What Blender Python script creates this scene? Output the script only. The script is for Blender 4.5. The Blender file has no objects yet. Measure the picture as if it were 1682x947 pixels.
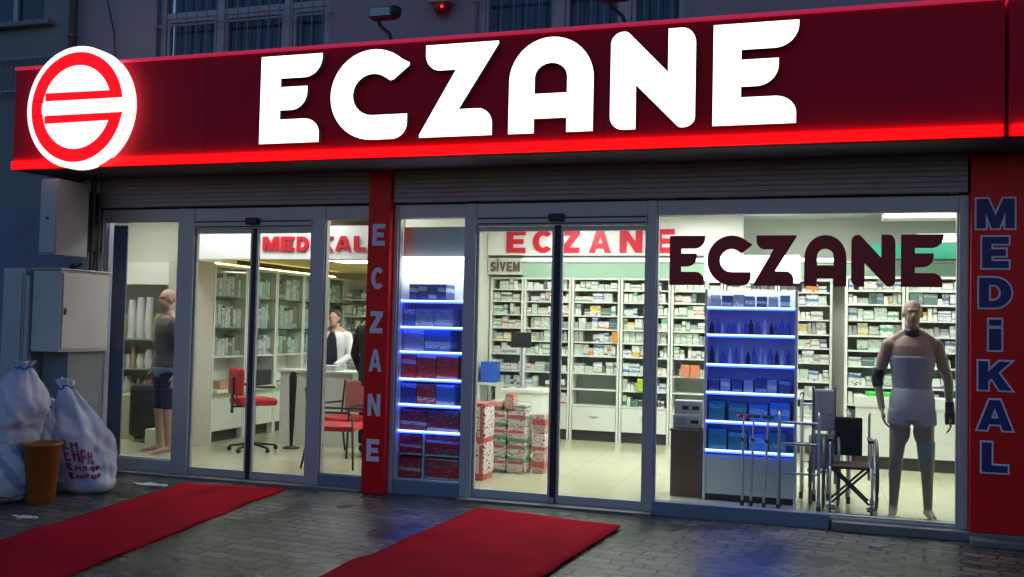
import bpy, bmesh, math, random
from mathutils import Vector, Matrix, noise
random.seed(7)
PI = math.pi
sc = bpy.context.scene
# ------------------------------------------------------------------ camera
cam_d = bpy.data.cameras.new('camera'); cam = bpy.data.objects.new('camera', cam_d)
sc.collection.objects.link(cam); sc.camera = cam
R_ = Vector((0.9534711, 0.3006261, 0.02273333)); U_ = Vector((-0.01010307, -0.04350145, 0.99900228))
F_ = Vector((-0.30131509, 0.95274948, 0.03844013))
M = Matrix((R_, U_, -F_)).transposed().to_4x4(); M.translation = (0, -8.2, 1.55)
cam.matrix_world = M
cam_d.sensor_width = 36; cam_d.lens = 36 * 1591.2 / 1682; cam_d.clip_start = 0.1; cam_d.clip_end = 500
# ------------------------------------------------------------------ sky (dusk), no direct sun left
w = bpy.data.worlds.new('World'); sc.world = w; w.use_nodes = True
nt = w.node_tree; bg = nt.nodes['Background']
sky = nt.nodes.new('ShaderNodeTexSky'); sky.sky_type = 'NISHITA'; sky.sun_disc = False
sky.sun_elevation = math.radians(4.0); sky.sun_rotation = math.radians(20); sky.air_density = 1.3; sky.ozone_density = 3.0
tint = nt.nodes.new('ShaderNodeMix'); tint.data_type = 'RGBA'; tint.blend_type = 'MULTIPLY'; tint.inputs[0].default_value = 1; tint.inputs[7].default_value = (0.86, 0.97, 1.38, 1)
nt.links.new(sky.outputs[0], tint.inputs[6]); nt.links.new(tint.outputs[2], bg.inputs[0]); bg.inputs[1].default_value = 0.15
sun_d = bpy.data.lights.new('sun', 'SUN'); sun = bpy.data.objects.new('sun', sun_d); sc.collection.objects.link(sun)
sun_d.energy = 0.02; sun_d.angle = math.radians(12); sun_d.color = (0.7, 0.8, 1.0)
sun.rotation_euler = (math.radians(55), 0, math.radians(20))
sc.view_settings.view_transform = 'Standard'; sc.view_settings.look = 'None'
sc.view_settings.exposure = 0.55; sc.view_settings.gamma = 1
sc.cycles.max_bounces = 8; sc.cycles.transparent_max_bounces = 24; sc.cycles.sample_clamp_indirect = 4
sc.cycles.use_denoising = True; sc.cycles.caustics_reflective = False; sc.cycles.caustics_refractive = False
# ------------------------------------------------------------------ materials
def mat(name, col, rough=0.6, metal=0.0, var=0.12, vs=6.0, bump=0.0, bs=60.0, spec=0.5, emit=None, es=0.0):
    m = bpy.data.materials.new(name); m.use_nodes = True; t = m.node_tree
    p = t.nodes['Principled BSDF']
    p.inputs['Roughness'].default_value = rough; p.inputs['Metallic'].default_value = metal
    p.inputs['Specular IOR Level'].default_value = spec
    c = (*col, 1)
    tc = t.nodes.new('ShaderNodeTexCoord')
    if var > 0:
        n = t.nodes.new('ShaderNodeTexNoise'); n.inputs['Scale'].default_value = vs; n.inputs['Detail'].default_value = 6
        t.links.new(tc.outputs['Object'], n.inputs['Vector'])
        mx = t.nodes.new('ShaderNodeMix'); mx.data_type = 'RGBA'
        mx.inputs[6].default_value = (*[x * (1 - var) for x in col], 1)
        mx.inputs[7].default_value = (*[min(1, x * (1 + var)) for x in col], 1)
        t.links.new(n.outputs[0], mx.inputs[0]); t.links.new(mx.outputs[2], p.inputs['Base Color'])
    else:
        p.inputs['Base Color'].default_value = c
    if bump > 0:
        n2 = t.nodes.new('ShaderNodeTexNoise'); n2.inputs['Scale'].default_value = bs; n2.inputs['Detail'].default_value = 4
        t.links.new(tc.outputs['Object'], n2.inputs['Vector'])
        b = t.nodes.new('ShaderNodeBump'); b.inputs['Strength'].default_value = bump; b.inputs['Distance'].default_value = 0.01
        t.links.new(n2.outputs[0], b.inputs['Height']); t.links.new(b.outputs[0], p.inputs['Normal'])
    if emit:
        p.inputs['Emission Color'].default_value = (*emit, 1); p.inputs['Emission Strength'].default_value = es
    return m
def glow(name, col, s): return mat(name, col, 0.5, var=0, emit=col, es=s)
def glass_mat(name, tint=(1, 1, 1), refl=1.0, rough=0.0):
    m = bpy.data.materials.new(name); m.use_nodes = True; t = m.node_tree
    for n in list(t.nodes): t.nodes.remove(n)
    o = t.nodes.new('ShaderNodeOutputMaterial'); tr = t.nodes.new('ShaderNodeBsdfTransparent'); tr.inputs[0].default_value = (*tint, 1)
    g = t.nodes.new('ShaderNodeBsdfGlossy'); g.inputs['Roughness'].default_value = rough
    f = t.nodes.new('ShaderNodeFresnel'); f.inputs[0].default_value = 1.5
    mu = t.nodes.new('ShaderNodeMath'); mu.operation = 'MULTIPLY'
    ge = t.nodes.new('ShaderNodeNewGeometry'); sb = t.nodes.new('ShaderNodeMath'); sb.operation = 'MULTIPLY_ADD'; sb.inputs[1].default_value = -refl; sb.inputs[2].default_value = refl
    t.links.new(ge.outputs['Backfacing'], sb.inputs[0]); t.links.new(sb.outputs[0], mu.inputs[1])
    mx = t.nodes.new('ShaderNodeMixShader')
    t.links.new(f.outputs[0], mu.inputs[0]); t.links.new(mu.outputs[0], mx.inputs[0])
    t.links.new(tr.outputs[0], mx.inputs[1]); t.links.new(g.outputs[0], mx.inputs[2]); t.links.new(mx.outputs[0], o.inputs[0])
    return m
def box_mat(name, base, stripe, lo=0.55, hi=0.8, rough=0.45):
    """printed carton: a base colour with a coloured band and small dark print"""
    m = bpy.data.materials.new(name); m.use_nodes = True; t = m.node_tree; p = t.nodes['Principled BSDF']
    p.inputs['Roughness'].default_value = rough
    tc = t.nodes.new('ShaderNodeTexCoord'); sp = t.nodes.new('ShaderNodeSeparateXYZ'); t.links.new(tc.outputs['Generated'], sp.inputs[0])
    a = t.nodes.new('ShaderNodeMath'); a.operation = 'GREATER_THAN'; a.inputs[1].default_value = lo
    b = t.nodes.new('ShaderNodeMath'); b.operation = 'LESS_THAN'; b.inputs[1].default_value = hi
    c = t.nodes.new('ShaderNodeMath'); c.operation = 'MULTIPLY'
    oi = t.nodes.new('ShaderNodeObjectInfo'); sh_ = t.nodes.new('ShaderNodeMath'); sh_.operation = 'ADD'; fr_ = t.nodes.new('ShaderNodeMath'); fr_.operation = 'FRACT'
    wx_ = t.nodes.new('ShaderNodeMath'); wx_.operation = 'MULTIPLY_ADD'; wx_.inputs[1].default_value = .04
    t.links.new(sp.outputs[0], wx_.inputs[0]); t.links.new(sp.outputs[2], wx_.inputs[2]); t.links.new(wx_.outputs[0], sh_.inputs[0]); t.links.new(oi.outputs['Random'], sh_.inputs[1]); t.links.new(sh_.outputs[0], fr_.inputs[0])
    t.links.new(fr_.outputs[0], a.inputs[0]); t.links.new(fr_.outputs[0], b.inputs[0])
    t.links.new(a.outputs[0], c.inputs[0]); t.links.new(b.outputs[0], c.inputs[1])
    mx = t.nodes.new('ShaderNodeMix'); mx.data_type = 'RGBA'; mx.inputs[6].default_value = (*base, 1); mx.inputs[7].default_value = (*stripe, 1)
    t.links.new(c.outputs[0], mx.inputs[0])
    n = t.nodes.new('ShaderNodeTexNoise'); n.inputs['Scale'].default_value = 6; n.inputs['Detail'].default_value = 0; n.noise_dimensions = '4D'; t.links.new(oi.outputs['Random'], n.inputs['W'])
    mp = t.nodes.new('ShaderNodeMapping'); mp.inputs['Scale'].default_value = (1, 1, 3)
    t.links.new(tc.outputs['Generated'], mp.inputs[0]); t.links.new(mp.outputs[0], n.inputs['Vector'])
    g = t.nodes.new('ShaderNodeMath'); g.operation = 'GREATER_THAN'; g.inputs[1].default_value = 0.63
    t.links.new(n.outputs[0], g.inputs[0])
    m2 = t.nodes.new('ShaderNodeMix'); m2.data_type = 'RGBA'; m2.inputs[7].default_value = (*[x * 0.35 for x in stripe], 1)
    t.links.new(g.outputs[0], m2.inputs[0]); t.links.new(mx.outputs[2], m2.inputs[6]); t.links.new(m2.outputs[2], p.inputs['Base Color'])
    return m
M_frame = mat('painted_aluminium', (0.44, 0.45, 0.47), 0.38, 0.3, 0.1, 3, 0.05, 30)
M_framedark = mat('dark_rubber', (0.015, 0.015, 0.02), 0.5)
M_panelgrey = mat('blue_grey_panel', (0.17, 0.21, 0.30), 0.42, 0.2, 0.2, 2, 0.06, 20)
M_wall = mat('rendered_wall', (0.30, 0.31, 0.34), 0.9, 0, 0.2, 1.6, 0.35, 45)
M_wall2 = mat('old_grey_render', (0.24, 0.26, 0.27), 0.9, 0, 0.3, 1.2, 0.4, 30)
M_darkwall = mat('dark_blue_wall', (0.20, 0.21, 0.30), 0.8, 0, 0.3, 2, 0.2, 20)
M_signred = mat('sign_red_vinyl', (0.72, 0.004, 0.022), 0.5, 0, 0.08, 2, spec=0.12)
M_signtrim = mat('bright_red_trim', (0.62, 0.04, 0.09), 0.3, 0.2, 0.05)
M_return = mat('letter_return', (0.30, 0.27, 0.30), 0.5, 0, 0.05)
M_return2 = mat('dark_seam', (0.03, 0.004, 0.008), 0.6, var=0)
M_band = mat('white_band_board', (0.85, 0.86, 0.84), 0.5, 0, 0.03)
M_pillar = mat('red_pillar_panel', (0.80, 0.006, 0.010), 0.35, 0, 0.15, 3, 0.03, 20, spec=0.25)
M_darksoffit = mat('dark_soffit', (0.07, 0.06, 0.065), 0.7, 0, 0.2)
M_shutter = mat('shutter_slats', (0.36, 0.33, 0.35), 0.5, 0.3, 0.15, 3, 0.05, 30)
M_glass = glass_mat('shop_glass', (0.93, 0.95, 0.95), 1.0)
M_upglass = mat('dark_window_glass', (0.02, 0.035, 0.06), 0.08, 0, 0.2, 1.5)
M_curtain = mat('blue_curtain', (0.06, 0.12, 0.22), 0.9, 0, 0.35, 5)
M_upframe = mat('white_window_frame', (0.42, 0.45, 0.50), 0.5, 0, 0.1)
M_bar = mat('grille_iron', (0.22, 0.25, 0.30), 0.5, 0.3, 0.1)
G_white = glow('lit_white_acrylic', (1, 1, 1), 1.5)
G_red = glow('lit_red_acrylic', (1.0, 0.0, 0.004), 0.8)
G_strip = glow('lit_red_strip', (1.0, 0.0, 0.0), 2.0)
G_blue = glow('blue_led', (0.05, 0.08, 1.0), 9.0)
G_bluecore = glow('blue_led_core', (0.38, 0.45, 1.0), 3.2)
G_lightbox = glow('white_lightbox', (0.93, 0.97, 1.0), 2.2)
G_ceil = glow('ceiling_light_diffuser', (1.0, 1.0, 0.95), 19.0)
G_warm = glow('warm_cove', (1.0, 0.74, 0.25), 10.0)
G_tube = glow('cove_tube', (0.9, 1.0, 0.9), 2.5)
G_trim = glow('lit_top_edge', (1.0, 0.04, 0.13), 0.22)
G_rim = glow('light_box_acrylic', (1, 1, 1), 0.80)
G_alarm = glow('alarm_lamp', (1.0, 0.03, 0.01), 1.6)
M_white = mat('white_laminate', (0.66, 0.70, 0.64), 0.45, 0, 0.05, 2)
M_cabdark = mat('shelf_backing', (0.30, 0.34, 0.31), 0.7, 0, 0.15, 3)
M_kick = mat('dark_plinth', (0.03, 0.03, 0.03), 0.5)
M_inwall = mat('interior_wall', (0.62, 0.64, 0.57), 0.85, 0, 0.05, 1)
M_inwall2 = mat('beige_interior_wall', (0.50, 0.49, 0.43), 0.85, 0, 0.08, 1)
M_ceil = mat('ceiling_plaster', (0.58, 0.60, 0.57), 0.9, 0, 0.04)
M_yellow = mat('yellow_ceiling', (0.62, 0.48, 0.16), 0.7, 0, 0.08, 2)
M_letterred = mat('red_letter', (0.62, 0.002, 0.025), 0.4, 0, 0.05)
M_letterdark = mat('dark_red_vinyl_letter', (0.34, 0.003, 0.012), 0.45, 0, 0.05)
M_navy = mat('navy_letter', (0.012, 0.018, 0.15), 0.45, 0, 0.05)
M_lilac = mat('pale_outline', (0.82, 0.78, 0.90), 0.5, 0, 0.05)
M_green = mat('green_glass_panel', (0.40, 0.62, 0.48), 0.4, 0, 0.08)
M_teal = mat('teal_board', (0.02, 0.30, 0.18), 0.5, 0, 0.1)
M_black = mat('black_plastic', (0.012, 0.012, 0.014), 0.45)
M_blackcloth = mat('black_cloth', (0.010, 0.011, 0.013), 0.95, 0, 0.2, 8, 0.2, 60)
M_redfab = mat('red_upholstery', (0.50, 0.008, 0.015), 0.5, 0, 0.12, 8)
M_pinkred = mat('faded_red_back', (0.42, 0.14, 0.12), 0.6, 0, 0.15, 8)
M_chrome = mat('brushed_metal', (0.55, 0.57, 0.60), 0.28, 0.9, 0.05)
M_greymetal = mat('grey_tube', (0.30, 0.33, 0.38), 0.35, 0.6, 0.05)
M_skin = mat('skin', (0.45, 0.27, 0.18), 0.55, 0, 0.08)
M_hair = mat('dark_hair', (0.02, 0.014, 0.01), 0.7, 0, 0.3, 30, 0.3, 90)
M_manneq = mat('tan_mannequin', (0.37, 0.265, 0.20), 0.5, 0, 0.06)
M_corset = mat('grey_support_belt', (0.36, 0.36, 0.42), 0.9, 0, 0.12, 20, 0.25, 120)
M_corset2 = mat('lilac_grey_shorts', (0.55, 0.54, 0.60), 0.9, 0, 0.1, 20, 0.25, 120)
M_tealbrace = mat('pale_teal_brace', (0.26, 0.36, 0.38), 0.9, 0, 0.1, 20, 0.2, 120)
M_coat = mat('white_coat', (0.72, 0.74, 0.76), 0.85, 0, 0.08, 8, 0.15, 40)
M_navycloth = mat('navy_vest', (0.012, 0.015, 0.03), 0.9, 0, 0.1)
M_brown = mat('dark_brown_wood', (0.13, 0.075, 0.055), 0.5, 0, 0.35, 4, 0.05, 30)
M_elec = mat('painted_meter_box', (0.42, 0.43, 0.46), 0.45, 0.1, 0.12, 3, 0.05, 15)
M_elecold = mat('weathered_meter_box', (0.56, 0.52, 0.51), 0.55, 0.1, 0.2, 2.5, 0.08, 15)
M_pipe = mat('brown_pipe', (0.075, 0.06, 0.05), 0.6, 0, 0.3, 8)
M_orange = mat('orange_plastic', (0.36, 0.085, 0.012), 0.5, 0, 0.2, 6, 0.05, 20)
M_paper = mat('litter_paper', (0.5, 0.5, 0.52), 0.8, 0, 0.2, 20)
M_stone = mat('pale_step_stone', (0.16, 0.155, 0.15), 0.55, 0, 0.35, 3, 0.15, 30)
M_screen = mat('dark_screen', (0.02, 0.023, 0.026), 0.2, 0, 0.1)
M_blue = mat('blue_plastic', (0.015, 0.10, 0.55), 0.4, 0, 0.1)
M_limegreen = mat('lime_green', (0.35, 0.55, 0.02), 0.4, 0, 0.1)
M_grassgreen = mat('bright_green', (0.05, 0.55, 0.05), 0.4, 0, 0.1)
# carpet with pile
M_carpet = mat('red_carpet', (0.42, 0.002, 0.016), 0.98, 0, 0.45, 2.6, 0.6, 260, spec=0.1)
# sack weave
def sack_mat(name, col, band):
    m = mat(name, col, 0.6, 0, 0.25, 3.5, 0.3, 90); t = m.node_tree; p = t.nodes['Principled BSDF']
    tc = t.nodes.new('ShaderNodeTexCoord'); wv = t.nodes.new('ShaderNodeTexWave'); wv.bands_direction = 'DIAGONAL'
    wv.inputs['Scale'].default_value = 2.2; wv.inputs['Distortion'].default_value = 9; wv.inputs['Detail'].default_value = 4
    t.links.new(tc.outputs['Object'], wv.inputs['Vector'])
    rp = t.nodes.new('ShaderNodeValToRGB'); rp.color_ramp.elements[0].position = 0.55; rp.color_ramp.elements[1].position = 0.8
    t.links.new(wv.outputs[0], rp.inputs[0])
    old = p.inputs['Base Color'].links[0].from_socket
    mx = t.nodes.new('ShaderNodeMix'); mx.data_type = 'RGBA'; mx.inputs[7].default_value = (*band, 1)
    ml = t.nodes.new('ShaderNodeMath'); ml.operation = 'MULTIPLY'; ml.inputs[1].default_value = 0.55
    t.links.new(rp.outputs[0], ml.inputs[0]); t.links.new(ml.outputs[0], mx.inputs[0]); t.links.new(old, mx.inputs[6]); t.links.new(mx.outputs[2], p.inputs['Base Color'])
    return m
M_sack = sack_mat('woven_white_sack', (0.52, 0.53, 0.60), (0.30, 0.33, 0.48))
M_sackblue = sack_mat('woven_blue_striped_sack', (0.50, 0.52, 0.58), (0.07, 0.11, 0.26))
# pavement
def pavement_mat():
    m = bpy.data.materials.new('interlocking_pavers'); m.use_nodes = True; t = m.node_tree; p = t.nodes['Principled BSDF']
    L = t.links.new
    tc = t.nodes.new('ShaderNodeTexCoord'); mp = t.nodes.new('ShaderNodeMapping'); mp.inputs['Rotation'].default_value = (0, 0, math.radians(7))
    L(tc.outputs['Object'], mp.inputs[0])
    # interlocking paver edges zigzag: push rows sideways and up with a triangle wave
    sp = t.nodes.new('ShaderNodeSeparateXYZ'); L(mp.outputs[0], sp.inputs[0])
    def m2(op, a, b):
        n = t.nodes.new('ShaderNodeMath'); n.operation = op
        for i, v in enumerate((a, b)):
            if isinstance(v, (int, float)): n.inputs[i].default_value = v
            elif v is not None: L(v, n.inputs[i])
        return n.outputs[0]
    wx = m2('MULTIPLY', m2('PINGPONG', sp.outputs[0], 0.055), 0.38)
    wy = m2('MULTIPLY', m2('PINGPONG', sp.outputs[1], 0.055), 0.25)
    cb = t.nodes.new('ShaderNodeCombineXYZ'); L(m2('ADD', sp.outputs[0], wy), cb.inputs[0]); L(m2('ADD', sp.outputs[1], wx), cb.inputs[1])
    br = t.nodes.new('ShaderNodeTexBrick'); L(cb.outputs[0], br.inputs['Vector'])
    br.inputs['Scale'].default_value = 1; br.inputs['Brick Width'].default_value = 0.235; br.inputs['Row Height'].default_value = 0.125
    br.inputs['Mortar Size'].default_value = 0.011; br.inputs['Mortar Smooth'].default_value = 0.5; br.inputs['Bias'].default_value = -0.2
    br.inputs['Color1'].default_value = (0.060, 0.057, 0.047, 1); br.inputs['Color2'].default_value = (0.19, 0.18, 0.15, 1); br.inputs['Mortar'].default_value = (0.012, 0.012, 0.012, 1)
    n = t.nodes.new('ShaderNodeTexNoise'); n.inputs['Scale'].default_value = 1.1; n.inputs['Detail'].default_value = 8; L(tc.outputs['Object'], n.inputs['Vector'])
    r = t.nodes.new('ShaderNodeMapRange'); r.inputs[1].default_value = 0.35; r.inputs[2].default_value = 0.7; r.inputs[3].default_value = 0.30; r.inputs[4].default_value = 1.20
    L(n.outputs[0], r.inputs[0])
    mx = t.nodes.new('ShaderNodeMix'); mx.data_type = 'RGBA'; mx.blend_type = 'MULTIPLY'; mx.inputs[0].default_value = 1
    L(br.outputs[0], mx.inputs[6]); L(r.outputs[0], mx.inputs[7])
    n3 = t.nodes.new('ShaderNodeTexNoise'); n3.inputs['Scale'].default_value = 45; n3.inputs['Detail'].default_value = 5; L(tc.outputs['Object'], n3.inputs['Vector'])
    mx3 = t.nodes.new('ShaderNodeMix'); mx3.data_type = 'RGBA'; mx3.blend_type = 'OVERLAY'; mx3.inputs[0].default_value = 0.6
    L(mx.outputs[2], mx3.inputs[6]); L(n3.outputs[0], mx3.inputs[7]); L(mx3.outputs[2], p.inputs['Base Color'])
    # damp: rough joints, smoother tops
    rr = t.nodes.new('ShaderNodeMapRange'); rr.inputs[1].default_value = 0.35; rr.inputs[2].default_value = 0.65; rr.inputs[3].default_value = 0.16; rr.inputs[4].default_value = 0.50
    L(n.outputs[0], rr.inputs[0]); L(rr.outputs[0], p.inputs['Roughness'])
    h = m2('ADD', m2('MULTIPLY', br.outputs['Fac'], -1.0), m2('MULTIPLY', n3.outputs[0], 0.35))
    bp = t.nodes.new('ShaderNodeBump'); bp.inputs['Strength'].default_value = 1.0; bp.inputs['Distance'].default_value = 0.014
    L(h, bp.inputs['Height']); L(bp.outputs[0], p.inputs['Normal'])
    return m
def tile_mat():
    m = bpy.data.materials.new('polished_floor_tile'); m.use_nodes = True; t = m.node_tree; p = t.nodes['Principled BSDF']; L = t.links.new
    tc = t.nodes.new('ShaderNodeTexCoord'); br = t.nodes.new('ShaderNodeTexBrick'); L(tc.outputs['Object'], br.inputs[0]); br.offset = 0
    br.inputs['Scale'].default_value = 1; br.inputs['Brick Width'].default_value = 0.6; br.inputs['Row Height'].default_value = 0.6; br.inputs['Mortar Size'].default_value = 0.004
    br.inputs['Color1'].default_value = (0.52, 0.52, 0.34, 1); br.inputs['Color2'].default_value = (0.55, 0.54, 0.36, 1); br.inputs['Mortar'].default_value = (0.33, 0.32, 0.24, 1)
    L(br.outputs[0], p.inputs['Base Color']); p.inputs['Roughness'].default_value = 0.16
    return m
# ------------------------------------------------------------------ mesh helpers
def link(o): sc.collection.objects.link(o); return o
def wloc(o):
    v = Vector((0, 0, 0))
    while o is not None: v += o.location; o = o.parent
    return v
class MB:
    def __init__(s): s.v = []; s.f = []; s.sm = []
    def add(s, vs, fs, smooth=False):
        n = len(s.v); s.v += [tuple(v) for v in vs]; s.f += [tuple(i + n for i in f) for f in fs]; s.sm += [smooth] * len(fs); return s
    def box(s, x0, x1, y0, y1, z0, z1, rz=0, c=None):
        vs = [Vector((x, y, z)) for z in (z0, z1) for y in (y0, y1) for x in (x0, x1)]
        if rz:
            c = Vector(c) if c else Vector(((x0 + x1) / 2, (y0 + y1) / 2, 0)); r = Matrix.Rotation(rz, 3, 'Z')
            vs = [r @ (v - c) + c for v in vs]
        return s.add(vs, [(0, 2, 3, 1), (4, 5, 7, 6), (0, 1, 5, 4), (2, 6, 7, 3), (0, 4, 6, 2), (1, 3, 7, 5)])
    def tube(s, pts, r, n=8, r2=None, closed=False):
        pts = [Vector(p) for p in pts]; m = len(pts); rings = []
        for i, p in enumerate(pts):
            if closed: d = pts[(i + 1) % m] - pts[i - 1]
            else: d = pts[min(i + 1, m - 1)] - pts[max(i - 1, 0)]
            d = d.normalized(); a = Vector((0, 0, 1)) if abs(d.z) < 0.9 else Vector((1, 0, 0))
            u = d.cross(a).normalized(); v = d.cross(u).normalized()
            rr = r if r2 is None else r + (r2 - r) * i / max(1, m - 1)
            rings.append([p + (u * math.cos(2 * PI * k / n) + v * math.sin(2 * PI * k / n)) * rr for k in range(n)])
        return s.loft(rings, closed)
    def loft(s, rings, closed=False, smooth=True, caps=True):
        n = len(rings[0]); vs = [v for r in rings for v in r]; fs = []; m = len(rings)
        for i in range(m if closed else m - 1):
            a, b = i * n, ((i + 1) % m) * n
            for k in range(n): fs.append((a + k, a + (k + 1) % n, b + (k + 1) % n, b + k))
        s.add(vs, fs, smooth)
        if not closed and caps:
            s.add(rings[0], [tuple(reversed(range(n)))]); s.add(rings[-1], [tuple(range(n))])
        return s
    def lathe(s, c, prof, n=16):
        c = Vector(c)
        return s.loft([[c + Vector((r * math.cos(2 * PI * k / n), r * math.sin(2 * PI * k / n), z)) for k in range(n)] for r, z in prof])
    def ball(s, c, rx, ry=None, rz=None, n=12, m=8):
        ry = ry or rx; rz = rz or rx; c = Vector(c)
        rings = []
        for j in range(m + 1):
            a = -PI / 2 + PI * (j * 0.996 + 0.002 * m) / m
            rings.append([c + Vector((rx * math.cos(a) * math.cos(2 * PI * k / n), ry * math.cos(a) * math.sin(2 * PI * k / n), rz * math.sin(a))) for k in range(n)])
        return s.loft(rings)
    def grid(s, x0, x1, y0, y1, z, fn=None): return s.add([(x0, y0, z), (x1, y0, z), (x1, y1, z), (x0, y1, z)], [(0, 1, 2, 3)])
    def build(s, name, m, parent=None, bevel=0.0, seg=2, fixn=True, **kw):
        me = bpy.data.meshes.new(name); base = wloc(parent) if parent else Vector((0, 0, 0))
        if kw.get('base') is not None: base = Vector(kw['base'])
        me.from_pydata([tuple(Vector(v) - base) for v in s.v], [], s.f); me.polygons.foreach_set('use_smooth', s.sm)
        if fixn:
            bm = bmesh.new(); bm.from_mesh(me); bmesh.ops.recalc_face_normals(bm, faces=bm.faces); bm.to_mesh(me); bm.free()
        me.materials.append(m); o = link(bpy.data.objects.new(name, me)); o.parent = parent
        if kw.get('base') is not None and not parent: o.location = base
        if bevel:
            b = o.modifiers.new('bevel', 'BEVEL'); b.width = bevel; b.segments = seg; b.limit_method = 'ANGLE'
        return o
def tag(o, label, cat, group=None, kind=None):
    if label: o['label'] = label
    if cat: o['category'] = cat
    if group: o['group'] = group
    if kind: o['kind'] = kind
    return o
def thing(name, label, cat, loc=(0, 0, 0), group=None):
    o = link(bpy.data.objects.new(name, None)); o.empty_display_size = 0.1; o.location = loc
    return tag(o, label, cat, group)
def struct(name, mb, m):
    o = mb.build(name, m); o['kind'] = 'structure'; return o
def bx(name, m, parent, *a, bevel=0.0, **k): return MB().box(*a, **k).build(name, m, parent, bevel)
# ------------------------------------------------------------------ lettering (own outlines)
def arc(cx, cy, rx, ry, a0, a1, n=10):
    return [(cx + rx * math.cos(math.radians(a0 + (a1 - a0) * i / n)), cy + ry * math.sin(math.radians(a0 + (a1 - a0) * i / n))) for i in range(n + 1)]
ROUND = {
 'E': (0.78, [[(0, 0), (.76, 0), (.76, .08)] + arc(.57, .10, .19, .17, 0, 90) + [(.26, .27), (.26, .375), (.40, .375)] + arc(.40, .575, .20, .20, -90, 0)[0:] + [(.60, .64), (.26, .64), (.26, .74), (.56, .74)] + arc(.56, .96, .22, .22, -90, 0)[0:] + [(.78, 1), (0, 1)]]),
 'C': (0.98, [arc(.52, .5, .52, .5, 48, 270, 28) + [(.76, 0)] + arc(.76, .17, .18, .17, -90, 0) + [(.94, .27), (.52, .27)] + arc(.52, .5, .245, .23, 270, 58, 16) + [(.73, .645), (.77, .655), (.955, .80), (.955, .83)]]),
 'Z': (0.93, [[(0, 0), (.87, 0), (.87, .10)] + arc(.70, .12, .17, .17, 0, 90) + [(.47, .29), (.93, .97), (.93, 1), (.06, 1), (.06, .92)] + arc(.24, .90, .18, .18, 180, 270) + [(.43, .72), (0, .03)]]),
 'A': (0.88, [[(0, 0), (.27, 0), (.27, .15), (.61, .15), (.61, 0), (.88, 0), (.88, .53)] + arc(.44, .55, .44, .45, 0, 180, 20) + [(0, .53)], [(.27, .41), (.61, .41), (.61, .57)] + arc(.44, .58, .17, .15, 0, 180, 10) + [(.27, .57)]]),
 'N': (0.88, [[(.14, 0), (.27, 0), (.27, .45), (.70, .02)] + arc(.76, .10, .12, .10, 250, 360, 8) + [(.88, .20), (.88, .84)] + arc(.74, .84, .14, .16, 0, 90, 8) + [(.60, 1), (.60, .56), (.19, .98)] + arc(.13, .88, .13, .12, 70, 180, 8) + [(0, .84), (0, .16)] + arc(.14, .14, .14, .14, 180, 270, 8)]),
}
BLOCK = {
 'M': (1.0, [[(0, 0), (.24, 0), (.24, .56), (.40, 0), (.60, 0), (.76, .56), (.76, 0), (1, 0), (1, 1), (.70, 1), (.5, .42), (.30, 1), (0, 1)]]),
 'E': (.78, [[(0, 0), (.78, 0), (.78, .22), (.27, .22), (.27, .39), (.70, .39), (.70, .60), (.27, .60), (.27, .78), (.78, .78), (.78, 1), (0, 1)]]),
 'D': (.86, [[(0, 0), (.40, 0)] + arc(.40, .5, .46, .5, -90, 90, 14) + [(0, 1)], [(.26, .23), (.38, .23)] + arc(.38, .5, .20, .27, -90, 90, 10) + [(.26, .77)]]),
 'I': (.27, [[(0, 0), (.27, 0), (.27, 1), (0, 1)], [(0, 1.08), (.27, 1.08), (.27, 1.26), (0, 1.26)]]),
 'i': (.30, [[(0, 0), (.30, 0), (.30, .70), (0, .70)], [(0, .80), (.30, .80), (.30, 1), (0, 1)]]),
 'K': (.90, [[(0, 0), (.26, 0), (.26, .30), (.36, .42), (.58, 0), (.90, 0), (.54, .60), (.88, 1), (.57, 1), (.26, .62), (.26, 1), (0, 1)]]),
 'A': (.98, [[(0, 0), (.26, 0), (.32, .19), (.66, .19), (.72, 0), (.98, 0), (.64, 1), (.34, 1)], [(.38, .39), (.60, .39), (.49, .76)]]),
 'L': (.72, [[(0, 0), (.72, 0), (.72, .23), (.27, .23), (.27, 1), (0, 1)]]),
 'C': (.86, [arc(.45, .5, .45, .5, 40, 320, 24) + [(.58, .30)] + arc(.45, .5, .19, .28, 310, 50, 14) + [(.58, .70)]]),
 'Z': (.82, [[(0, 0), (.82, 0), (.82, .23), (.36, .23), (.82, .80), (.82, 1), (.02, 1), (.02, .77), (.44, .77), (0, .20)]]),
 'N': (.86, [[(0, 0), (.25, 0), (.25, .60), (.60, 0), (.86, 0), (.86, 1), (.61, 1), (.61, .42), (.26, 1), (0, 1)]]),
 'S': (.78, [[(.04, .06)] + arc(.40, .29, .38, .29, -110, 80, 12) + [(.36, .60), (.28, .68), (.36, .78), (.70, .72), (.72, .93)] + arc(.38, .70, .36, .30, 60, 250, 12) + [(.48, .38), (.50, .28), (.40, .20), (.06, .28)]]),
 'V': (.90, [[(.34, 0), (.56, 0), (.90, 1), (.63, 1), (.45, .36), (.27, 1), (0, 1)]]),
}
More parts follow.
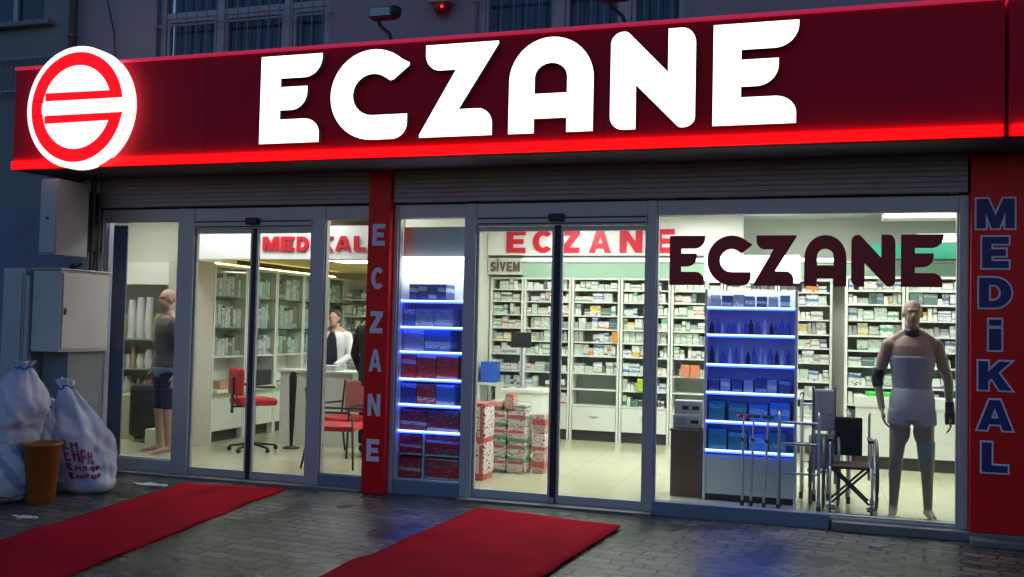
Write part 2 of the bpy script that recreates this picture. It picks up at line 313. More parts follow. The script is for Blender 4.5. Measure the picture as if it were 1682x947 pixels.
def letter(font, ch, x0, x1, z0, z1, y, depth, m, parent, name='letter', offset=0.0, side=None):
    wd, polys = font[ch]; base = wloc(parent)
    cu = bpy.data.curves.new(name, 'CURVE'); cu.dimensions = '2D'; cu.fill_mode = 'BOTH'; cu.extrude = depth / 2; cu.offset = offset
    for pl in polys:
        q = []
        for p in pl:
            if not q or (abs(p[0] - q[-1][0]) + abs(p[1] - q[-1][1])) > 1e-4: q.append(p)
        s = cu.splines.new('POLY'); s.points.add(len(q) - 1); s.use_cyclic_u = True
        for k, (a, b) in enumerate(q): s.points[k].co = (a / wd * (x1 - x0), b * (z1 - z0), 0, 1)
    tmp = bpy.data.objects.new('tmp', cu); me = bpy.data.meshes.new_from_object(tmp)
    bpy.data.objects.remove(tmp)
    for v in me.vertices:
        c = v.co.copy(); v.co = (x0 + c.x - base.x, y - c.z - base.y, z0 + c.y - base.z)
    bm = bmesh.new(); bm.from_mesh(me); bmesh.ops.remove_doubles(bm, verts=bm.verts, dist=1e-5); bmesh.ops.recalc_face_normals(bm, faces=bm.faces); bm.to_mesh(me); bm.free()
    me.name = name; me.materials.clear(); me.materials.append(m)
    if side: me.materials.append(side)
    for p in me.polygons: p.material_index = 1 if side and p.normal.y > -.7 else 0; p.use_smooth = False
    o = link(bpy.data.objects.new(name, me)); o.parent = parent; return o

# ================================================================== GROUND
struct('pavement', MB().grid(-60, 60, -50, 40, 0.0), pavement_mat())
st = MB()
st.box(0.12, 6, -0.14, 0.30, 0.0, 0.075); st.box(1.10, 6, -0.30, -0.14, 0.0, 0.05)
tag(st.build('stone_step', M_stone, None, 0.008), 'worn grey stone step along the foot of the blue-lettered red pillar', 'step')
th = MB().box(-7.1, -3.96, -0.16, 0.0, 0, 0.022).box(-3.02, -1.30, -0.16, 0.0, 0, 0.022)
struct('threshold', th, M_stone)

# ================================================================== BUILDING
B = thing('pharmacy_building', 'grey rendered building above and around the lit pharmacy shop', 'building', (0, 0, 0))
mb = MB()
W1, W2 = (-6.45, -4.48), (-3.0, -1.06)
mb.box(-7.40, W1[0], 0, .25, 2.95, 8); mb.box(W1[1], W2[0], 0, .25, 2.95, 8); mb.box(W2[1], 8, 0, .25, 2.95, 8)
for a in (W1, W2): mb.box(a[0], a[1], 0, .25, 2.95, 3.70); mb.box(a[0], a[1], 0, .25, 5.1, 8)
mb.box(1.50, 8, 0.0, .25, 0, 2.95); mb.box(-7.40, -7.20, 0, .25, 0, 2.95)
mb.build('facade_wall', M_wall, B)
for (a, b), posts, tz in ((W1, (-6.33, -5.74, -4.97), 4.60), (W2, (-2.86, -2.22, -1.62), 4.70)):
    fr = MB(); wn = None
    fr.box(a, a + .07, .06, .14, 3.70, 5.1).box(b - .07, b, .06, .14, 3.70, 5.1).box(a + .07, b - .07, .06, .14, 3.70, 3.77).box(a + .07, b - .07, .06, .14, 5.03, 5.1)
    for p in posts[1:]: fr.box(p - .045, p + .045, .055, .145, 3.77, 5.03)
    fr.box(a + .07, b - .07, .065, .135, tz, tz + .06)
    for p0, p1 in zip([a + .07, posts[1] + .045, posts[2] + .045], [posts[1] - .045, posts[2] - .045, b - .07]):
        fr.box(p0, p0 + .035, .075, .13, 3.77, tz).box(p1 - .035, p1, .075, .13, 3.77, tz).box(p0 + .035, p1 - .035, .075, .13, tz - .04, tz)
    wn = fr.build('window', M_upframe, B, 0.004)
    bx('pane', M_glass, wn, a + .07, b - .07, .10, .106, 3.77, 5.03)
    cu = MB(); n = 90
    top = [(a + .07 + (b - a - .14) * i / n, .19 + .018 * math.sin(i * 1.1) + .01 * math.sin(i * 2.7)) for i in range(n + 1)]
    for i in range(n): cu.add([(top[i][0], top[i][1], 3.72), (top[i + 1][0], top[i + 1][1], 3.72), (top[i + 1][0], top[i + 1][1], 5.06), (top[i][0], top[i][1], 5.06)], [(0, 1, 2, 3)], True)
    cu.build('curtain', M_curtain, wn)
    gr = MB(); k = a + .02
    while k < b: gr.tube([(k, -.03, 3.66), (k, -.03, 5.12)], .006, 6); k += .118
    for z in (3.72, 4.10, 4.50, 4.90): gr.box(a - .02, b + .02, -.026, -.018, z - .012, z + .012)
    gr.build('grille', M_bar, wn)
    bx('sill', M_wall, wn, a - .05, b + .05, -.06, .06, 3.64, 3.70)
# shutter housing, soffit
sh = MB()
for i in range(7):
    z = 2.655 + i * .042
    for a, b in ((-7.08, -3.96), (-3.72, 1.09)): sh.box(a, b, -.10 + .002 * (i % 2), .02, z, z + .0412)
sh.build('shutter', M_shutter, B, 0.004)
bx('lintel', M_darksoffit, B, -7.2, 1.5, .03, .25, 2.642, 2.95)
bx('lintel', M_darksoffit, B, 1.0975, 1.5, .125, .25, .08, 2.64)
bx('soffit', M_darksoffit, B, -7.40, 1.9, -.72, .0, 2.945, 2.975)
bx('shutter_rail', M_shutter, B, -7.17, -7.09, -.12, .05, 0.0, 2.94, bevel=.006)
# inside surfaces
Yb = 4.5
bx('floor', tile_mat(), B, -9.6, 2.4, .03, 5.6, 0.0, 0.06)
bx('ceiling', M_ceil, B, -9.6, 2.4, .26, 5.7, 3.0, 3.05)
mb = MB().box(-4.36, 2.4, 4.82, 4.95, .06, 3.0).box(2.3, 2.4, .25, 4.82, .06, 3.0)
mb.build('back_wall', M_inwall, B)
bx('partition_wall', M_inwall, B, -4.36, -4.28, 1.45, 5.5, .06, 3.0)
mb = MB().box(-9.6, -4.36, 5.5, 5.6, .06, 3.0).box(-9.7, -9.6, .25, 5.6, .06, 3.0).box(-9.6, -7.4, .405, .45, 0.061, 2.99)
mb.build('side_wall', M_inwall2, B)
# left room dropped ceiling and fascia bands
bx('dropped_ceiling', M_yellow, B, -6.95, -4.37, 1.42, 5.4, 2.30, 2.34)
fb = bx('fascia_band', M_band, B, -6.93, -4.37, 1.30, 1.38, 2.235, 2.60)
xs = dict(M=(-5.94, -5.735), E=(-5.71, -5.54), D=(-5.51, -5.36), I=(-5.335, -5.285), K=(-5.245, -5.06), A=(-5.035, -4.85), L=(-4.81, -4.67))
for ch, (a, b) in xs.items(): letter(BLOCK, ch, a, b, 2.325, 2.485, 1.285, .02, M_letterred, fb)
fb2 = bx('fascia_band', M_band, B, -4.27, -.9, 4.18, 4.26, 2.50, 2.99)
for ch, a, b in zip('ECZANE', (-4.0, -3.634, -3.24, -2.865, -2.46, -2.0), (-3.736, -3.357, -2.993, -2.578, -2.164, -1.75)):
    letter(BLOCK, ch, a, b, 2.53, 2.83, 4.165, .02, M_letterred, fb2)
bx('light_cove', M_white, B, -3.80, 2.2, 4.20, 4.50, 2.405, 2.425)
bx('light_tube', G_tube, B, -3.78, .2, 4.22, 4.26, 2.430, 2.462)
gp = MB().add([(-3.80, 4.30, 2.21), (2.2, 4.30, 2.21), (2.2, 4.22, 2.40), (-3.80, 4.22, 2.40), (-3.80, 4.34, 2.21), (2.2, 4.34, 2.21), (2.2, 4.34, 2.40), (-3.80, 4.34, 2.40)],
              [(0, 1, 2, 3), (4, 7, 6, 5), (0, 4, 5, 1), (3, 2, 6, 7), (0, 3, 7, 4), (1, 5, 6, 2)])
gp.build('cornice_panel', M_green, B)
sg = bx('cornice_lettering_board', M_inwall, B, -4.27, -3.80, 4.20, 4.28, 2.24, 2.46)
cx = -4.23
for ch in 'SIVEM':
    wdt = BLOCK[ch][0] * .095; letter(BLOCK, ch, cx, cx + wdt, 2.28, 2.41, 4.19, .012, M_brown, sg); cx += wdt + .015
# mezzanine beam, duct and tubes at right
bx('beam', M_ceil, B, .62, 2.3, 2.2, 2.5, 2.72, 2.99)
bx('upper_cabinet', M_teal, B, .55, 2.25, 4.0, 4.3, 2.44, 2.62)

# ceiling lights -----------------------------------------------------
def ceiling_light(x, y, z, sx, sy, lab, g=None):
    t = thing('ceiling_light', lab, 'ceiling light', (x, y, z), g)
    fr = MB()
    fr.box(x - sx - .02, x - sx, y - sy - .02, y + sy + .02, z - .03, z - .002).box(x + sx, x + sx + .02, y - sy - .02, y + sy + .02, z - .03, z - .002)
    fr.box(x - sx, x + sx, y - sy - .02, y - sy, z - .03, z - .002).box(x - sx, x + sx, y + sy, y + sy + .02, z - .03, z - .002)
    fr.build('frame', M_white, t); bx('diffuser', G_ceil, t, x - sx, x + sx, y - sy, y + sy, z - .02, z - .004)
for i, (x, y) in enumerate([(-3.2, 1.6), (-1.9, 1.6), (-.5, 1.9), (.9, 1.9), (-3.0, 3.3), (-1.4, 3.3), (.2, 3.2), (1.7, 3.0), (-1.9, .55), (.1, .48)]):  # last one is an unseen lamp added to light the mannequin's front
    ceiling_light(x, y, 3.0, .28, .28, 'square white ceiling light over the wall of medicine shelves', 'square ceiling lights of the right room')
ceiling_light(-5.30, .85, 3.0, .20, .20, 'small square light on the ceiling above the red interior band')
ceiling_light(-6.3, .75, 3.0, .20, .20, 'small square ceiling light added left of the one above the red interior band')  # unseen lamp, added to brighten the front of the lettered band
for y in (2.3, 3.5, 4.7):
    ceiling_light(-5.3, y, 2.30, .24, .24, 'small square light set in the yellow dropped ceiling', 'lights in the yellow ceiling')
ceiling_light(-8.3, 1.5, 3.0, .26, .26, 'white ceiling light over the shelves behind the leftmost window')
ceiling_light(-7.2, .5, 3.0, .20, .20, 'white ceiling light added near the glass of the leftmost window')  # unseen extra lamp to brighten the mannequin and goods behind this pane
t = thing('cove_light', 'warm yellow light strip glowing along the yellow ceiling over the left cabinets', 'strip light', (-6.97, 3, 2.2))
bx('lamp', G_warm, t, -7.02, -6.99, 1.85, 5.0, 2.224, 2.236); bx('lamp_housing', M_white, t, -7.06, -6.975, 1.82, 5.05, 2.2105, 2.223)
t = thing('cove_light', 'warm yellow light strip behind the lower edge of the red-lettered band', 'strip light', (-5.6, 1.4, 2.24))
bx('lamp', G_warm, t, -6.6, -4.5, 1.40, 1.418, 2.254, 2.262); bx('lamp_housing', M_white, t, -6.6, -4.5, 1.39, 1.42, 2.242, 2.253)
t = thing('tube_light', 'bright white tube light at the far upper right behind the window lettering', 'tube light', (1.4, 3.6, 2.6))
bx('tube', G_tube, t, 1.10, 2.2, 3.55, 3.60, 2.60, 2.655); bx('tube_holder', M_white, t, 1.05, 2.25, 3.54, 3.61, 2.657, 2.69)

# ================================================================== SHOPFRONT
SF = thing('shopfront', 'blue-grey aluminium glass shopfront with two sliding entrances under the red sign', 'shopfront', (0, 0, 0))
fr = MB()
def vb(x0, x1, z0=0.0, z1=2.64, y0=-.05, y1=.05): fr.box(x0, x1, y0, y1, z0, z1)
vb(-7.085, -6.97); vb(-6.07, -5.885); vb(-4.58, -4.44); vb(-3.73, -3.685); vb(-3.03, -2.925); vb(-1.385, -1.305); vb(1.035, 1.105, .075)
for a, b in ((-6.97, -6.07), (-5.885, -4.58), (-4.44, -3.955), (-3.685, -3.03), (-2.925, -1.385), (-1.305, 1.035)):
    fr.box(a, b, -.045, .045, 2.517, 2.638)
fr.build('frame', M_frame, SF, 0.005)
def window(x0, x1, z0, z1, bottom, panel=M_frame, py=-.04):
    s = .012; f = MB().box(x0, x0 + s, -.03, .03, z0, z1).box(x1 - s, x1, -.03, .03, z0, z1).box(x0 + s, x1 - s, -.03, .03, z1 - s, z1).box(x0 + s, x1 - s, -.03, .03, z0, z0 + s)
    wn = f.build('window', M_frame, SF, 0.003)
    bx('pane', M_glass, wn, x0 + s, x1 - s, -.004, .004, z0 + s, z1 - s)
    if bottom is not None: bx('kick_panel', panel, wn, x0, x1, py, .03, bottom, z0 - .001, bevel=.004)
    return wn
window(-6.969, -6.071, .145, 2.523, .0)
window(-4.439, -3.956, .125, 2.523, .0, M_panelgrey)
window(-3.684, -3.031, .125, 2.523, .0, M_panelgrey)
RW = window(-1.304, 1.034, .10, 2.523, None)
bx('kick_panel', M_panelgrey, RW, -1.304, .10, -.075, .03, -.002, .115, bevel=.004)
bx('sill', M_frame, RW, .101, 1.034, -.045, .03, .076, .098, bevel=.003)
# narrow blind stile in the leftmost window
bx('blind', mat('blue_blind', (0.10, 0.15, 0.24), 0.6, 0, .15), SF, -6.93, -6.76, .06, .075, .15, 2.49)
# sliding doors
def door(x0, x1, y, hand=None):
    s = .022; z0, z1 = .022, 2.43
    f = MB().box(x0, x0 + s, y - .018, y + .018, z0, z1).box(x1 - s, x1, y - .018, y + .018, z0, z1).box(x0 + s, x1 - s, y - .018, y + .018, z1 - .04, z1).box(x0 + s, x1 - s, y - .018, y + .018, z0, z0 + .075)
    d = f.build('sliding_door', M_frame, SF, 0.003)
    bx('pane', M_glass, d, x0 + s, x1 - s, y - .004, y + .004, z0 + .075, z1 - .04)
    if hand: bx('seal', M_framedark, d, hand[0], hand[1], y - .024, y + .024, z0, z1 + .002)
    return d
door(-5.884, -5.235, -.005); door(-5.19, -4.581, -.005, (-5.233, -5.192))
door(-2.924, -2.205, -.005); door(-2.15, -1.386, -.005, (-2.203, -2.152))
for x0, x1 in ((-5.884, -4.581), (-2.924, -1.386)):
    tr = bx('door_track', M_frame, SF, x0, x1, -.062, .04, 2.435, 2.522, bevel=.004)
    bx('track_slot', M_framedark, tr, x0 + .01, x1 - .01, -.066, -.060, 2.495, 2.508); bx('track_slot', M_framedark, tr, x0 + .01, x1 - .01, -.066, -.060, 2.447, 2.458)
    xm = -5.21 if x0 < -5 else -2.178
    bx('door_sensor', M_black, tr, xm - .07, xm + .07, -.10, -.064, 2.47, 2.535, bevel=.008)
fl = MB().tube([(-2.178, -.04, .03), (-2.178, -.04, .075)], .02, 10); fl.build('floor_lock', M_chrome, SF)
# window lettering
WL = [(-1.2, -.905), (-.885, -.515), (-.51, -.17), (-.11, .215), (.25, .58), (.62, .93)]
for ch, (a, b) in zip('ECZANE', WL): letter(ROUND, ch, a, b, 1.925, 2.34, -.0065, .003, M_letterdark, RW)
# pillars
P = thing('red_pillar', 'narrow red pillar with pale lettering down it between the two entrances', 'pillar', (-3.84, -.03, 0))
bx('panel', M_pillar, P, -3.954, -3.732, -.13, .10, 0, 2.943, bevel=.006)
for ch, z in zip('ECZANE', (2.255, 1.857, 1.455, 1.105, .701, .292)): letter(BLOCK, ch, -3.905, -3.78, z, z + .20, -.133, .006, mat('pale_lilac_letter', (.78, .75, .84), .5, var=0) if ch == 'E' and z > 2 else bpy.data.materials['pale_lilac_letter'], P)
P = thing('red_pillar', 'wide red pillar with navy lettering outlined in white at the right end', 'pillar', (1.3, -.03, 0))
bx('panel', M_pillar, P, 1.107, 1.60, -.13, .12, .0755, 2.943, bevel=.008)
for ch, z, h, wd in zip('MEDiKAL', (2.37, 2.07, 1.77, 1.45, 1.15, .85, .535), (.225, .235, .225, .23, .215, .225, .22), (.26, .18, .22, .085, .225, .235, .175)):
    x = 1.275 - wd / 2
    letter(BLOCK, ch, x, x + wd, z, z + h, -.1325, .005, M_lilac, P, 'letter_outline', offset=.013)
    letter(BLOCK, ch, x, x + wd, z, z + h, -.138, .006, M_navy, P)

# ================================================================== SIGN
S = thing('shop_sign', 'long dark red illuminated fascia sign with white glowing letters and a red underline', 'sign', (-3, -.75, 2.95))
bx('panel', M_signred, S, -7.47, 1.235, -.75, -.45, 2.95, 3.925, bevel=.006)
bx('panel', M_signred, S, 1.26, 5.5, -.75, -.45, 2.95, 3.925, bevel=.006)
for x_ in (-5.3, -1.63): bx('panel_seam', M_return2, S, x_, x_ + .004, -.7515, -.749, 3.04, 3.92)
bx('top_trim', G_trim, S, -7.48, 5.5, -.765, -.44, 3.926, 3.955, bevel=.006)
for a, b in ((-7.46, 1.215), (1.275, 5.5)): bx('light_strip', G_strip, S, a, b, -.775, -.752, 2.955, 3.03)
bx('roof_panel', M_darksoffit, S, -7.45, 5.5, -.44, -.02, 3.90, 3.93)
for ch, (a, b) in zip('ECZANE', [(-4.70, -4.10), (-4.01, -3.262), (-3.178, -2.497), (-2.40, -1.703), (-1.567, -.908), (-.776, -.153)]):
    letter(ROUND, ch, a, b, 3.095, 3.866, -.785, .05, G_white, S, side=M_return)
def disc(cx, cz, r, y0, y1, n=64):
    m_ = MB(); m_.loft([[(cx + r * math.cos(2 * PI * k / n), y, cz + r * math.sin(2 * PI * k / n)) for k in range(n)] for y in (y0, y1)], smooth=False); return m_
ex, ez = -6.625, 3.50
E_ = thing('round_sign', 'round white glowing sign with a split red ring emblem left of the lettering', 'sign', (ex, -.8, ez))
disc(ex, ez, .575, -.87, -.752).build('light_box', G_rim, E_)
# ring in two halves with horizontal bars, open at right
def half(sg):
    ro, ri = .517, .40; a0 = math.asin(.075 / ro) * 180 / PI
    if sg > 0:
        o_ = arc(0, 0, ro, ro, 8.2, 180, 30); i_ = arc(0, 0, ri, ri, 180, 20.5, 24)
        pts = o_ + [(-ro, 0), (-ri, 0)] + i_ + [(.375, .14), (-.372, .14), (-.39, .075), (.52, .075)]
    return pts
def ring_part(sg):
    # outer ring half
    ro, ri = .517, .395; pts = arc(0, 0, ro, ro, 7.5, 172, 34)
    pts = pts + arc(0, 0, ri, ri, 172, 20.5, 26) + [(-.36, .145), (-.36, .070), (.520, .070)]
    # avoid crossing: bar joins ring only at right
    return [(x, sg * z) for x, z in pts]
for sg in (1, -1):
    cu = bpy.data.curves.new('emblem', 'CURVE'); cu.dimensions = '2D'; cu.fill_mode = 'BOTH'; cu.extrude = .004
    q = ring_part(sg); s_ = cu.splines.new('POLY'); s_.points.add(len(q) - 1); s_.use_cyclic_u = True
    for k, (a, b) in enumerate(q): s_.points[k].co = (a, b, 0, 1)
    tmp = bpy.data.objects.new('tmp', cu); me = bpy.data.meshes.new_from_object(tmp); bpy.data.objects.remove(tmp)
    for v in me.vertices: c = v.co.copy(); v.co = (c.x, -.075 - c.z, c.y)
    me.materials.clear(); me.materials.append(G_red)
    for p in me.polygons: p.material_index = 0
    o = link(bpy.data.objects.new('emblem', me)); o.parent = E_
me = MB(); m_ = []
rg = MB(); n = 12
for k in range(n):
    a0, a1 = math.radians(170 + 20 * k / n), math.radians(170 + 20 * (k + 1) / n)
    rg.add([(ex + r * math.cos(a), -.879, ez + r * math.sin(a)) for r, a in ((.517, a0), (.517, a1), (.395, a1), (.395, a0))] , [(0, 1, 2, 3)])
rg.build('emblem', G_red, E_)

# ================================================================== SHELVING, RIGHT ROOM
WB = (0.70, 0.73, 0.66)
BOXM = [box_mat('carton_white_blue', WB, (0.10, 0.20, 0.50)), box_mat('carton_white_green', WB, (0.12, 0.42, 0.22), .2, .5),
        box_mat('carton_white_red', WB, (0.55, 0.06, 0.06), .6, .75), box_mat('carton_pale_green', (0.48, 0.60, 0.50), (0.68, 0.74, 0.68), .3, .6),
        box_mat('carton_white_grey', WB, (0.34, 0.37, 0.36), .1, .4), box_mat('carton_white_yellow', WB, (0.65, 0.50, 0.06), .4, .8),
        box_mat('carton_dark_teal', (0.10, 0.17, 0.17), (0.4, 0.5, 0.5), .5, .6), box_mat('carton_white_orange', (0.70, 0.60, 0.48), (0.65, 0.25, 0.03), .2, .7)]
BOXN = ['white and blue', 'white and green', 'white and red', 'pale green', 'white and grey', 'white and yellow', 'dark teal', 'white and orange']
BW = [6, 5, 3, 7, 9, 2, 2, 1]
LV = [.53, .74, .95, 1.18, 1.36, 1.53, 1.71, 1.89, 2.05, 2.21]
ORD = ['lowest', 'second lowest', 'third lowest', 'fourth lowest', 'middle', 'fourth highest', 'third highest', 'second highest', 'highest']
NTH = ['first', 'second', 'third', 'fourth', 'fifth', 'sixth', 'seventh', 'eighth', 'ninth', 'tenth']
cells = []
def shelf_bay(x0, x1, y, idx, closed=()):
    t = thing('wall_shelf', f'white medicine shelf unit, {NTH[idx]} from the left along the back wall', 'shelf unit', ((x0 + x1) / 2, y + .15, .06), 'shelf units along the back wall')
    c = MB(); c.box(x0, x0 + .028, y, y + .32, .06, 2.21).box(x1 - .028, x1, y, y + .32, .06, 2.21).box(x0 + .028, x1 - .028, y + .002, y + .32, 2.182, 2.208)
    c.build('frame', M_white, t, .002)
    bx('back_panel', M_cabdark, t, x0 + .03, x1 - .03, y + .29, .31 + y, .2, 2.18)
    bx('plinth', M_kick, t, x0 + .03, x1 - .03, y + .05, y + .07, .06, .195)
    d = bx('drawer', M_white, t, x0 + .034, x1 - .034, y + .006, y + .03, .2, .505, bevel=.003)
    MB().box((x0 + x1) / 2 - .05, (x0 + x1) / 2 + .05, y - .006, y + .004, .375, .387).build('handle', M_chrome, d)
    for k, z in enumerate(LV[:-1]):
        bx('shelf', M_white, t, x0 + .03, x1 - .03, y + .01, y + .285, z - .018, z, bevel=.002)
        if k in closed: continue
        x = x0 + .035
        while x < x1 - .07:
            bw = random.choice((.05, .06, .08, .10, .12, .145)); bw = min(bw, x1 - .035 - x)
            if random.random() < .94:
                m = random.choices(range(8), BW)[0]; n = random.choice((1, 1, 2)) if bw < .09 else 1
                h = min(random.choice((.045, .055, .07, .10, .125, .145)), LV[k + 1] - z - .03); nst = 2 if h < .075 else 1
                for _ in range(n):
                    if x + bw > x1 - .035: break
                    yy = y + random.uniform(.02, .07)
                    for q_ in range(nst):
                        if z + h * (q_ + 1) < LV[k + 1] - .025: cells.append((x + .003, x + bw - .002 - .006 * q_, yy + .004 * q_, z + .0005 + (h + .0007) * q_, h, m, k, idx))
                    x += bw
            else: x += bw * random.uniform(.5, 1.1)
bays = [(-4.26, -3.79)] + [(-3.78 + .66 * i, -3.13 + .66 * i) for i in range(6)]
for i, (a, b) in enumerate(bays): shelf_bay(a, b, 4.30, i, closed=((0, 1) if i in (2, 4) else ()))
for i in range(3): shelf_bay(.30 + .65 * i, .94 + .65 * i, 3.60, 7 + i)
def proj(x, y, z):
    v = Vector((x, y, z)) - Vector((0, -8.2, 1.55)); d = v.dot(F_)
    return 841 + 1591.2 * v.dot(R_) / d, 473.5 - 1591.2 * v.dot(U_) / d
ind, rest = [], []
for c in cells:
    u, v = proj((c[0] + c[1]) / 2, c[2], c[3] + c[4] / 2)
    hid = u < 808 or u > 1572 or (1160 < u < 1312 and v > 470) or (1462 < u < 1545 and v > 530) or 1060 < u < 1078 or 905 < u < 924 or (1095 < u < 1160 and v > 650) or v < 462
    (rest if hid else ind).append(c)
ind.sort(key=lambda c: -(c[1] - c[0]) * c[4]); rest += ind[290:]; ind = ind[:290]
for c in ind:
    x0, x1, y, z, h, m, k, idx = c
    o = MB().box(x0, x1, y, y + .12, z, z + h).build('medicine_box', BOXM[m], None, base=((x0 + x1) / 2, y + .06, z))
    lab = f'{BOXN[m]} medicine box on the {ORD[k]} shelf of the {NTH[idx]} unit from left'
    tag(o, lab, 'medicine box', f'{BOXN[m]} medicine boxes, {ORD[k]} shelf, {NTH[idx]} unit')
mb = MB()
for c in rest: mb.box(c[0], c[1], c[2], c[2] + .12, c[3], c[3] + c[4])
tag(mb.build('medicine_boxes', BOXM[4]), 'mass of small pale medicine boxes filling the remaining spaces on the back shelves', 'medicine boxes', kind='stuff')
def single(name, m, lab, cat, x0, x1, y0, y1, z0, z1, group=None, bevel=.003, rz=0):
    o = MB().box(x0, x1, y0, y1, z0, z1, rz=rz).build(name, m, None, bevel, base=((x0 + x1) / 2, (y0 + y1) / 2, z0)); return tag(o, lab, cat, group)
# counter, monitor
t = thing('counter', 'white service counter with a rounded corner before the back shelves', 'counter', (-3.42, 3.4, .06))
c = MB(); ring = [(-3.68, 3.15), (-3.30, 3.15), (-3.20, 3.19), (-3.15, 3.28), (-3.15, 3.7), (-3.68, 3.7)]
def prism(pts, z0, z1): return MB().loft([[(a, b, z) for a, b in pts] for z in (z0, z1)], smooth=False)
prism(ring, .16, .74).build('body', M_white, t, .004)
prism([(a * 1.0 - (.02 if a < -3.6 else -.03), b - .03 if b < 3.3 else b) for a, b in ring], .742, .775).build('top', M_white, t, .004)
prism([(a, b + .03) for a, b in ring], .06, .158).build('plinth', M_kick, t)
t = thing('monitor', 'dark screen on a pole above the white counter', 'monitor', (-3.5, 3.4, .775))
bx('screen', M_screen, t, -3.66, -3.40, 3.38, 3.41, 1.28, 1.47, bevel=.006)
MB().tube([(-3.53, 3.43, .79), (-3.53, 3.43, 1.38)], .014, 8).build('pole', M_greymetal, t)
MB().lathe((-3.53, 3.43, .776), [(.07, 0), (.07, .012), (.02, .02)]).build('base', M_greymetal, t)
single('storage_box', M_blue, 'bright blue box beside the white partition left of the stacked packs', 'box', -4.22, -4.03, 3.86, 4.1, .80, 1.07)
t = thing('side_shelf', 'small white side shelf unit holding the blue box beside the partition', 'shelf', (-4.12, 3.98, .06))
bx('frame', M_white, t, -4.26, -3.98, 3.85, 4.12, .77, .799); bx('leg', M_white, t, -4.26, -4.23, 3.86, 4.11, .06, .769); bx('leg', M_white, t, -4.01, -3.98, 3.86, 4.11, .06, .769)
# accents that stand out in the photo
single('medicine_box', M_limegreen, 'lime green box on a low shelf just left of the frame post', 'medicine box', -2.22, -2.08, 4.28, 4.36, .741, .90)
single('medicine_box', mat('orange_carton', (.65, .25, .04), .5), 'small orange box on a middle shelf right of the double door', 'medicine box', -2.56, -2.49, 4.27, 4.35, 1.361, 1.50)
for i in range(2): single('medicine_box', mat('coral_carton', (.62, .2, .10), .5) if i == 0 else bpy.data.materials['coral_carton'], 'coral red box of the pair left of the right blue-lit display', 'medicine box', -1.66 + i * .12, -1.55 + i * .12, 4.27, 4.36, .951, 1.10, 'coral box pair')
single('tray', M_grassgreen, 'bright green tray on the counter beside the tan mannequin', 'tray', .52, .98, 3.30, 3.56, .86, .90)
t = thing('display_table', 'low white glass-topped case under the bright green tray', 'display case', (.8, 3.4, .06))
bx('body', M_white, t, .42, 1.5, 3.28, 3.58, .20, .74); bx('top', M_white, t, .40, 1.52, 3.26, 3.585, .742, .858, bevel=.004); bx('plinth', M_kick, t, .44, 1.48, 3.32, 3.56, .06, .198)
single('medicine_box', BOXM[2], 'red-marked carton behind the walking frame at the right display', 'carton', -.02, .12, 1.5, 1.62, .70, .86, rz=.2)
t = thing('stand_table', 'small white table behind the walking frames', 'table', (.05, 1.55, .06))
bx('top', M_white, t, -.15, .32, 1.4, 1.75, .66, .695)
for a in (-.13, .29):
    for b in (1.42, 1.72): bx('leg', M_white, t, a, a + .02, b, b + .02, .06, .659)

# ================================================================== LED DISPLAYS
def led_display(x0, x1, y0, y1, zs, top, hz0, hz1, lab, base_z, up=None, name='lit_display'):
    t = thing(name, lab, 'display cabinet', ((x0 + x1) / 2, (y0 + y1) / 2, .06))
    c = MB().box(x0, x0 + .022, y0, y1, .06, top).box(x1 - .022, x1, y0, y1, .06, top).box(x0, x1, y1 - .012, y1, .062, top - .002)
    c.build('frame', mat('display_' + str(int(-x0 * 100)), (.72, .76, .82), .4), t, .002)
    if base_z > .2: bx('base_panel', M_white, t, x0 + .023, x1 - .023, y0 + .01, y0 + .03, .12, base_z - .03); bx('plinth', M_kick, t, x0 + .023, x1 - .023, y0 + .05, y0 + .07, .06, .118)
    h = bx('header', G_lightbox, t, x0 - .01, x1 + .01, y0 - .01, y1 - .02, hz0, hz1, bevel=.004)
    if up: bx('mirror_panel', M_greymetal, t, x0, x1, y0 + .08, y0 + .10, hz1 + .002, up)
    for z in zs:
        s_ = bx('shelf', M_white, t, x0 + .023, x1 - .023, y0 + .012, y1 - .014, z - .012, z)
        bx('led_strip', G_bluecore, s_, x0 + .0225, x1 - .024, y0 - .004, y0 + .011, z - .008, z + .005)
        bx('led_halo_strip', G_bluehalo, s_, x0 + .0225, x1 - .024, y0 - .002, y0 + .011, z - .022, z - .009)  # added bar standing in for the blue halo and wash around the strip
    return t
G_bluehalo = glow('blue_led_halo', (0.02, 0.06, 1.0), 7.0)
zl = [1.765, 1.52, 1.29, 1.038, .80, .556]
t = led_display(-3.745, -3.085, .14, .50, zl, 1.98, 1.985, 2.175, 'narrow shelf display with blue light strips right of the lettered pillar', .1, 2.46)
for z in (.345, .115): bx('shelf', M_white, t, -3.72, -3.11, .152, .48, z - .012, z)
bx('divider', M_white, t, -3.48, -3.46, .16, .44, .1155, .33); bx('divider', M_white, t, -3.48, -3.46, .16, .44, .3455, .54)
DM = dict(navy=box_mat('carton_navy', (.02, .07, .28), (.35, .45, .70), .5, .75), blue=box_mat('carton_mid_blue', (.06, .22, .55), (.55, .68, .80), .05, .35),
          grey=box_mat('carton_blue_grey', (.28, .42, .60), (.62, .70, .80), .5, .8), red=box_mat('carton_red', (.68, .03, .02), (.75, .60, .58), .12, .30),
          dark=box_mat('carton_dark_crimson', (.24, .02, .05), (.60, .52, .62), .55, .72), crim=box_mat('carton_crimson', (.50, .012, .03), (.70, .62, .62), .55, .70),
          teal=box_mat('carton_teal', (.015, .26, .28), (.10, .50, .45), .6, .8), sky=box_mat('carton_sky', (.04, .30, .65), (.35, .60, .8), .1, .4))
